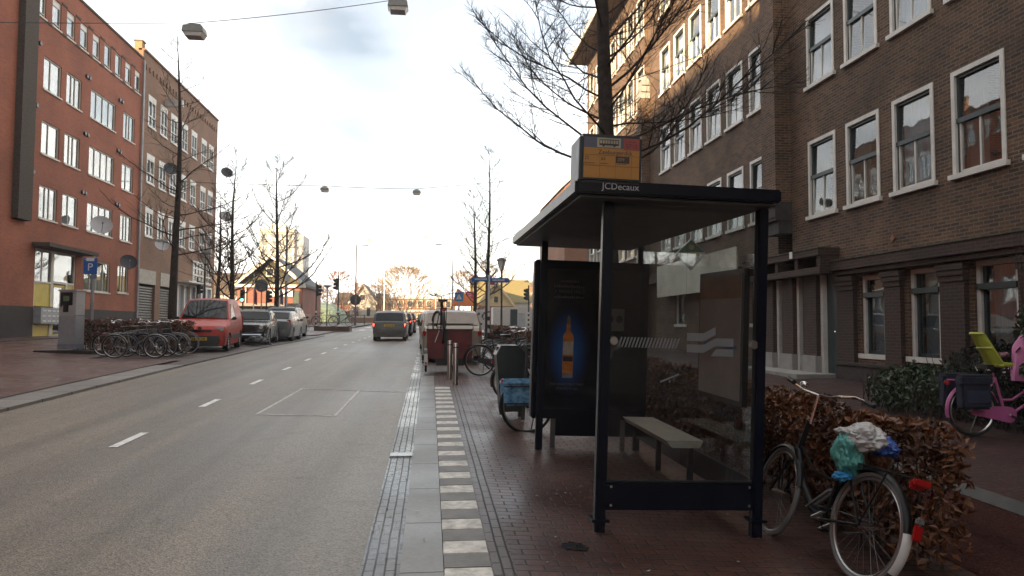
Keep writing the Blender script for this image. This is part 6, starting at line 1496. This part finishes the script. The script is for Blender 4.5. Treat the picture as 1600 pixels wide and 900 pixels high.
DS = thing('direction_sign', 'white signpost with two blue direction arms and a red plate', 'signpost', (2.95, 35.5, gz(2.95, 35.5)), None, local=True)
MB().cyl((-.15, 0, 1.6), (-.15, 0, 3.35), .055).build('white_post', sign_white, DS); MB().cyl((-.15, 0, 0), (-.15, 0, 1.6), .056).build('banded_post', stripe_m, DS)
for x0, x1, hd, txt in ((-.95, -.18, -1, 'Flevopark'), (-.10, .78, 1, 'Zeeburg')):
    zc = 3.12 - (0.02 if hd > 0 else -.02); poly = [(x0, zc - .11), (x1, zc - .11), (x1 + (.09 if hd > 0 else 0), zc), (x1, zc + .11), (x0, zc + .11), (x0 - (.09 if hd < 0 else 0), zc)]
    a = MB().prism(poly, lambda u, v, tt: (u, -.08 + tt, v), 0, .04).build('arm', sign_blue, DS)
    q = MB()
    for i in range(9): q.box(x0 + .12 + i * .065, x0 + .165 + i * .065, -.083, -.081, zc - .035, zc + .03 + .012 * (i % 3))
    q.build('arm_marks', sign_white, a, fix=False)
MB().obox((.02, -.06, 3.02), (.22, .03, .30), None, .01).build('red_plate', mat('plate_red', (.45, .03, .05), .4), DS)
PX = thing('pedestrian_sign', 'blue square pedestrian crossing sign with a white triangle', 'sign', (2.15, 56, interp(56, PY, PZ)), None, local=True)
MB().cyl((0, .03, 0), (0, .03, 3.1), .05).build('post', post_grey, PX); b = MB().obox((0, -.03, 2.62), (.66, .03, .68), None, .02).build('panel', mat('sky_blue_sign', (.05, .24, .52), .4), PX)
MB().prism([(-.22, 2.42), (.22, 2.42), (0, 2.84)], lambda u, v, tt: (u, -.055 + tt, v), 0, .006).build('triangle', sign_white, b); k = MB(); k.ball((0, -.06, 2.68), (.025, .004, .025), 8, 6); k.tube([(0, -.058, 2.65), (0, -.058, 2.55), (-.05, -.058, 2.46)], .014, 4); k.tube([(0, -.058, 2.55), (.05, -.058, 2.46)], .014, 4); k.build('walker', ink2, b)
RDS = thing('notice_sign', 'small red square sign with white lines on the lantern post', 'sign', (3.15, 59.6, interp(59.6, PY, PZ) + 2.3), None, local=True)
b = MB().obox((0, 0, .42), (.62, .04, .82), None, .01).build('panel', mat('notice_red', (.48, .04, .09), .4), RDS); q = MB()
for i in range(3): q.box(-.2, .2 - .06 * i, -.024, -.021, .62 - i * .16, .67 - i * .16)
q.build('lines', sign_white, b, fix=False)
PB = thing('poster_board', 'white poster board with grey drawings between the two right hand trees', 'poster board', (3.15, 46, gz(3.15, 46)), None, local=True)
b = MB().obox((0, 0, 1.15), (.62, .10, 1.25), None, .02).build('panel', sign_white, PB); MB().box(-.25, -.2, -.03, .03, 0, .6).build('leg', post_grey, PB); MB().box(.2, .25, -.03, .03, 0, .6).build('leg', post_grey, PB)
q = MB(); r9 = random.Random(2)
for i in range(9): cx_, cz_ = r9.uniform(-.22, .2), r9.uniform(.75, 1.6); q.obox((cx_, -.056, cz_), (r9.uniform(.05, .16), .006, r9.uniform(.04, .18)), Matrix.Rotation(r9.uniform(-.6, .6), 4, 'Y'), .0)
q.build('drawing', mat('drawing_grey', (.10, .11, .12), .5), b, fix=False)
OT = thing('construction_tent', 'bright orange pointed canvas tent behind the cargo trike', 'tent', (2.6, 58, interp(58, PY, PZ)), None, local=True)
oc = mat('orange_canvas', (.62, .16, .03), .7, var=.1)
MB().add([(-.95, -.9, 1.95), (1.35, -.9, 1.95), (1.35, .9, 1.95), (-.95, .9, 1.95), (-.5, 0, 3.35)], [(0, 1, 4), (1, 2, 4), (2, 3, 4), (3, 0, 4)]).build('canopy', oc, OT)
for x, y in ((-.93, -.88), (1.33, -.88), (1.33, .88), (-.93, .88)): MB().cyl((x, y, 0), (x, y, 1.95), .03).build('pole', post_grey, OT)
# rubbish bag and boards at the old car's bumper
bag('rubbish_bag', 'black rubbish bag slumped at the front of the old green car', 'rubbish bag', (-7.0, 31.0, gz(-7, 31) + .12), [('sack', (0, 0, .05), (.36, .28, .17), mat('bin_liner', (.02, .022, .026), .3), 5, .35)])
b = MB().obox((-6.75, 30.0, gz(-6.7, 30) + .05), (1.3, .12, .05), Matrix.Rotation(-.25, 4, 'Z'), .01).build('loose_bumper', chrome); tag(b, 'loose pale bumper bar lying on the kerb before the old car', 'bumper bar')
# planter on the left corner
b = MB(); b.obox((-7.3, 57.4, interp(57.4, PY, PZ) + .14), (2.6, 2.0, .34), None, .03); o = b.build('planter', mat('planter_wood', (.13, .075, .045), .8, var=.25)); tag(o, 'low brown planter box with bicycles at the left corner', 'planter')
# railing, dome and flags
RL = thing('railing', 'dark metal railing along the water beyond the crossing', 'railing', (-8, 92, interp(92, PY, PZ)), None, local=True)
b = MB()
for z in (.25, 1.15): b.tube([(-9, 0, z), (.2, 0, z)], .04, 6)
b.build('rails', black_metal, RL)
for i in range(7): MB().cyl((-9 + i * 1.5, 0, 0), (-9 + i * 1.5, 0, 1.2), .05).build('post', black_metal, RL)
q = MB()
for i in range(46): q.cyl((-8.9 + i * .2, 0, .25), (-8.9 + i * .2, 0, 1.15), .012, n=4)
q.build('balusters', black_metal, RL, fix=False)
GD = MB(); GD.lathe([(4.2, 0), (4.1, .9), (3.4, 2.0), (2.2, 2.75), (1.0, 3.05), (0, 3.1)], 20, (-15.5, 106, interp(106, PY, PZ) - .2)); o = GD.build('dome_shelter', mat('pale_green_dome', (.25, .32, .21), .5, var=.3, scale=2), None, smooth=True); tag(o, 'pale green dome behind the railing', 'dome')
for x, l, m_ in ((-15.2, 'flagpole with a dark red hanging flag in front of the pub', mat('flag_red', (.30, .03, .04), .8)), (-13.0, 'flagpole with a grey hanging flag in front of the pub', mat('flag_grey', (.16, .17, .2), .8))):
    root = thing('flagpole', l, 'flagpole', (x, 66, interp(66, PY, PZ)), 'flagpoles by the pub', local=True)
    MB().cyl((0, 0, 0), (0, 0, 4.7), .05, .035).build('pole', sign_white, root); f = MB(); f.add([(.03, 0, 3.3), (.26, .05, 2.0), (.32, -.05, 2.0), (.30, -.03, 3.0), (.06, .02, 3.6), (.04, .0, 2.1)], [(0, 5, 1), (0, 1, 2, 3), (0, 3, 4)]); f.build('flag', m_, root, fix=False)
UT = thing('utility_box', 'dark cabinet beside a pale notice board right of the signpost', 'cabinet', (7.1, 58, interp(58, PY, PZ)), None, local=True)
MB().obox((-.55, 0, .85), (.55, .4, 1.7), None, .03).build('cabinet', mat('cabinet_green', (.035, .05, .045), .5), UT); MB().obox((.1, 0, .75), (.55, .08, 1.3), None, .02).build('notice', mat('notice_pale', (.45, .48, .5), .5), UT)
# ------------------------------------------------------------------ far buildings
def gable(name, label, x0, x1, y0, y1, ze, zr, wallm, roofm, cat='building', bands=None, over=.3, trim=wood_white, frontm=None, windows=(), bz=None, axis='y'):
    """house with its gable end towards the camera"""
    z0 = (interp(y0, PY, PZ) if bz is None else bz) - .2; root = thing(name, label, cat, ((x0 + x1) / 2, y0, z0 + .2)); cx = (x0 + x1) / 2
    w = MB(); w.prism([(x0, z0), (x1, z0), (x1, ze), (x0, ze)], lambda u, v, t: (u, t, v), y0, y1); w.build('wall', wallm, root)
    g = MB(); g.prism([(x0, ze), (x1, ze), (cx, zr)], lambda u, v, t: (u, t, v), y0 + .02, y1); g.build('gable', frontm or wallm, root)
    r = MB()
    for a in (x0 - over, x1 + over):
        s = (zr - ze) / (cx - x0); za = ze - over * s; r.prism([(a, za), (cx, zr + .02), (cx, zr + .32), (a, za + .3)], lambda u, v, t: (u, t, v), y0 - .35, y1 + .3)
    ro = r.build('roof', roofm, root)
    b = MB()
    for a in (x0 - over, x1 + over):
        s = (zr - ze) / (cx - x0); za = ze - over * s; b.prism([(a, za - .12), (cx, zr - .1), (cx, zr + .34), (a, za + .32)], lambda u, v, t: (u, t, v), y0 - .50, y0 - .36)
    b.build('bargeboard', trim, ro)
    for (a, c, d, e) in windows:
        f = MB(); f.box(a, c, y0 - .10, y0 + .02, d, e); wo_ = f.build('window', trim, root); MB().box(a + .12 * (c - a), c - .12 * (c - a), y0 - .13, y0 - .10, d + .1 * (e - d), e - .1 * (e - d)).build('pane', mat('far_pane', (.035, .04, .045), .12, spec=.7), wo_)
    return root
olive_tile = brick('olive_tiles', (.115, .10, .055), (.085, .075, .042), (.05, .045, .03), bw=.28, rh=.3, ms=.03, stains=.2)
brick_far = brick('far_red_brick', (.27, .10, .065), (.21, .08, .055), (.2, .13, .1), bw=.4, rh=.14)
pale = mat('pale_render', (.66, .63, .56), .8, var=.08, scale=.6)
Y_ = 80
PB_ = gable('gabled_pub', 'brick pub with an olive tiled gable and white bargeboards left of the road', -20.1, -13.4, 80, 93, 5.9, 8.7, brick_far, slate, frontm=olive_tile, windows=[(-17.2, -16.4, 6.7, 7.6)])
MB().box(-20.4, -13.1, 79.6, 80.0, 5.55, 5.85).build('eaves_board', wood_white, PB_); MB().box(-20.4, -13.6, 78.6, 80.0, 3.55, 3.85).build('canopy', mat('pub_canopy', (.24, .2, .17), .7), PB_); MB().box(-20, -14.5, 79.8, 80.0, 1.7, 3.5).build('shopfront', mat('pub_dark', (.05, .052, .055), .3), PB_)
MB().box(-17.0, -14.4, 79.75, 80.0, 4.6, 5.3).build('name_board', sign_white, PB_); MB().box(-14.4, -13.7, 79.9, 80.02, 3.0, 5.2).build('door_panel', mat('pub_green', (.05, .07, .06), .5), PB_)
for x in (-19.2,): MB().cyl((x, 79.9, 3.9), (x, 79.9, 5.6), .06).build('drainpipe', wood_white, PB_)
TW = thing('tower_block', 'tall pale tower block fading in the light behind the pub', 'building', (-52, 275, 2.6))
tb = mat('tower_concrete', (.62, .59, .50), .8, var=.08, scale=.2)
MB().box(-60.5, -48.5, 270, 284, 0, 36).build('wall', tb, TW); MB().box(-48.5, -45.5, 271, 284, 0, 34).build('side_wing', mat('tower_grey', (.33, .34, .36), .8), TW); MB().box(-57, -52, 271, 280, 36, 38).build('roof_house', tb, TW)
for j in range(12):
    for i in range(4): o = MB().box(-59.8 + i * 2.9, -58.2 + i * 2.9, 269.8, 270.1, 3 + j * 2.7, 4.5 + j * 2.7).build('window', mat('tower_pane', (.22, .23, .24), .3), TW)
    if j % 1 == 0: MB().box(-60.4, -48.6, 269.2, 270.0, 5.0 + j * 2.7, 5.6 + j * 2.7).build('balcony', tb, TW)
V_ = gable('villa', 'white gabled villa with a dark roof and brick wings beyond the railing', -12.5, -8.6, 118, 128, 5.3, 8.0, pale, slate, windows=[(-11.8, -11.1, 2.9, 4.6), (-10.0, -9.3, 2.9, 4.6), (-11.1, -10.1, 5.5, 6.5)])
MB().box(-14.8, -12.5, 119, 128, 2, 4.9).build('wing_wall', B_orange, V_); MB().box(-8.6, -6.6, 119, 128, 2, 5.0).build('wing_wall', B_orange, V_)
w = MB(); w.prism([(-15.1, 4.9), (-12.5, 4.9), (-12.5, 6.8), (-14.5, 6.8)], lambda u, v, t: (u, t, v), 118.7, 128); w.prism([(-8.6, 5.0), (-6.3, 5.0), (-7.0, 6.7), (-8.6, 6.7)], lambda u, v, t: (u, t, v), 118.7, 128); w.build('wing_roof', slate, V_); MB().box(-12.2, -11.7, 122, 123, 6.5, 8.6).build('chimney', B_orange, V_)
MB().box(-12.4, -8.7, 117.6, 117.95, 2.0, 2.8).build('plinth', B_orange, V_)
LH = thing('row_house', 'long pale brick building behind the trees at the street end', 'building', (-2, 150, 2.6))
MB().box(-9, 5, 150, 160, 2, 7).build('wall', B_orange, LH); MB().box(-9.3, 5.3, 149.7, 160.3, 7, 7.4).build('cornice', wood_white, LH); MB().box(-9, 5, 149.9, 150, 4.4, 4.8).build('band', pale, LH)
for i in range(7):
    for z in (2.6, 5.2): o = MB().box(-8.4 + i * 1.9, -7.2 + i * 1.9, 149.8, 150.02, z, z + 1.5).build('window', wood_white, LH); MB().box(-8.25 + i * 1.9, -7.35 + i * 1.9, 149.75, 149.8, z + .15, z + 1.35).build('pane', mat('far_pane', (1, 1, 1)), o)
gable('house', 'sunlit yellowish gabled house with an olive roof behind the signpost', 6.5, 11.3, 100, 112, 4.3, 7.3, brick_far, mat('mossy_roof', (.24, .19, .07), .8, var=.2), frontm=mat('ochre_boards', (.62, .47, .22), .8, var=.08), windows=[(8.5, 9.2, 4.7, 5.7), (7.2, 8.0, 2.8, 4.0)], trim=mat('ochre_trim', (.66, .52, .28), .7))
WT = MB(); WT.obox((10.6, 76, interp(76, PY, PZ) + 1.0), (8.5, 2.4, 2.1), None, .04); o = WT.build('site_container', mat('white_container', (.62, .63, .60), .5, var=.08)); tag(o, 'long low white container beyond the hedge on the right', 'container')
BB = thing('apartment_block', 'distant orange brick block with a pale flat roof edge beside the advertising panel', 'building', (26, 150, 2.6))
MB().box(18.3, 34, 150, 170, 2, 9.8).build('wall', B_orange, BB); MB().box(18.0, 34.3, 149.7, 170, 9.8, 10.6).build('parapet', concrete, BB)
for z in (3.4, 6.4):
    for x in (20.4, 22.2, 24.2, 26.0): o = MB().box(x, x + 1.2, 149.8, 150.02, z, z + 2.0).build('window', wood_white, BB); MB().box(x + .15, x + 1.05, 149.75, 149.8, z + .15, z + 1.85).build('pane', mat('far_pane', (1, 1, 1)), o)
FW = thing('low_house', 'low pale house with a brown roof between the brown flats and the pub', 'building', (-30, 96, 1.8))
MB().box(-36, -23.5, 96, 104, 1, 5.4).build('wall', pale, FW); w = MB(); w.prism([(95.5, 5.4), (104.5, 5.4), (100, 8.4)], lambda u, v, t: (t, u, v), -36.3, -23.2); w.build('roof', mat('brown_roof', (.16, .11, .07), .8), FW)
for x in (-34, -31.5, -29, -26.5): MB().box(x, x + 1.2, 95.9, 96.02, 3.2, 4.6).build('window', mat('far_pane', (1, 1, 1)), FW)
GT = MB(); GT.box(19.5, 22.5, 199, 204, 2, 17); o = GT.build('office_tower', mat('far_grey', (.45, .46, .48), .8, var=.06)); tag(o, 'far pale grey tower peeping above the yellowish gabled house', 'building')
# street end: low wall and gate posts closing the view
GPp = MB()
for x in (-4.6, -1.9): GPp.box(x, x + .5, 126, 126.5, 2, 4.6)
# pub sign seen through the shelter glass: white diamond with green top
PSG = thing('pub_sign', 'white and green diamond shaped pub sign seen through the shelter glass', 'sign', (8.2, 22.6, 3.9), None, local=True)
k = .50
MB().prism([(-k, 0), (0, -k), (k, 0), (0, k)], lambda u, v, t: (u, t, v), -.05, .05).build('panel', mat('sign_pale', (.55, .56, .5), .5), PSG); MB().prism([(-k * .86, .06), (k * .86, .06), (0, k * .9)], lambda u, v, t: (u, t, v), -.06, -.052).build('green_top', mat('sign_green', (.03, .10, .05), .5), PSG)
q = MB()
for i in range(8): q.box(-.30 + i * .075, -.25 + i * .075, -.062, -.053, -.06, .03)
q.lathe([(0, -.066), (.09, -.064), (.09, -.06)], 8, (0, 0, .22), 'y'); q.build('gold_marks', mat('sign_gold', (.40, .27, .05), .5), PSG, fix=False); MB().tube([(.3, 0, .35), (.8, 0, .5)], .02, 6).build('bracket', black_metal, PSG)
w = MB(); w.prism([(112, 5.2), (120, 5.2), (116, 8.9)], lambda u, v, t: (t, u, v), 6.2, 15.5); HB = thing('house', 'long house with an olive tiled roof ridge behind the yellowish gable', 'building', (11, 113, 2)); w.build('roof', MATS['mossy_roof'], HB); MB().box(6.4, 15.3, 112.6, 119.4, 1.5, 5.2).build('wall', pale, HB)
# ------------------------------------------------------------------ the bright damp air over the street
hb = MB().box(-170, 170, -100, 430, -4, 60).build('haze'); hb['kind'] = 'stuff'
hm = bpy.data.materials.new('haze_air'); hm.use_nodes = True; ht = hm.node_tree; ht.nodes.clear()
hv = _n(ht, 'ShaderNodeVolumePrincipled'); hv.inputs['Color'].default_value = (.95, .95, .95, 1); hv.inputs['Density'].default_value = .0010; hv.inputs['Anisotropy'].default_value = .2
ho = _n(ht, 'ShaderNodeOutputMaterial'); ht.links.new(hv.outputs[0], ho.inputs['Volume'])
hb.data.materials.append(hm)
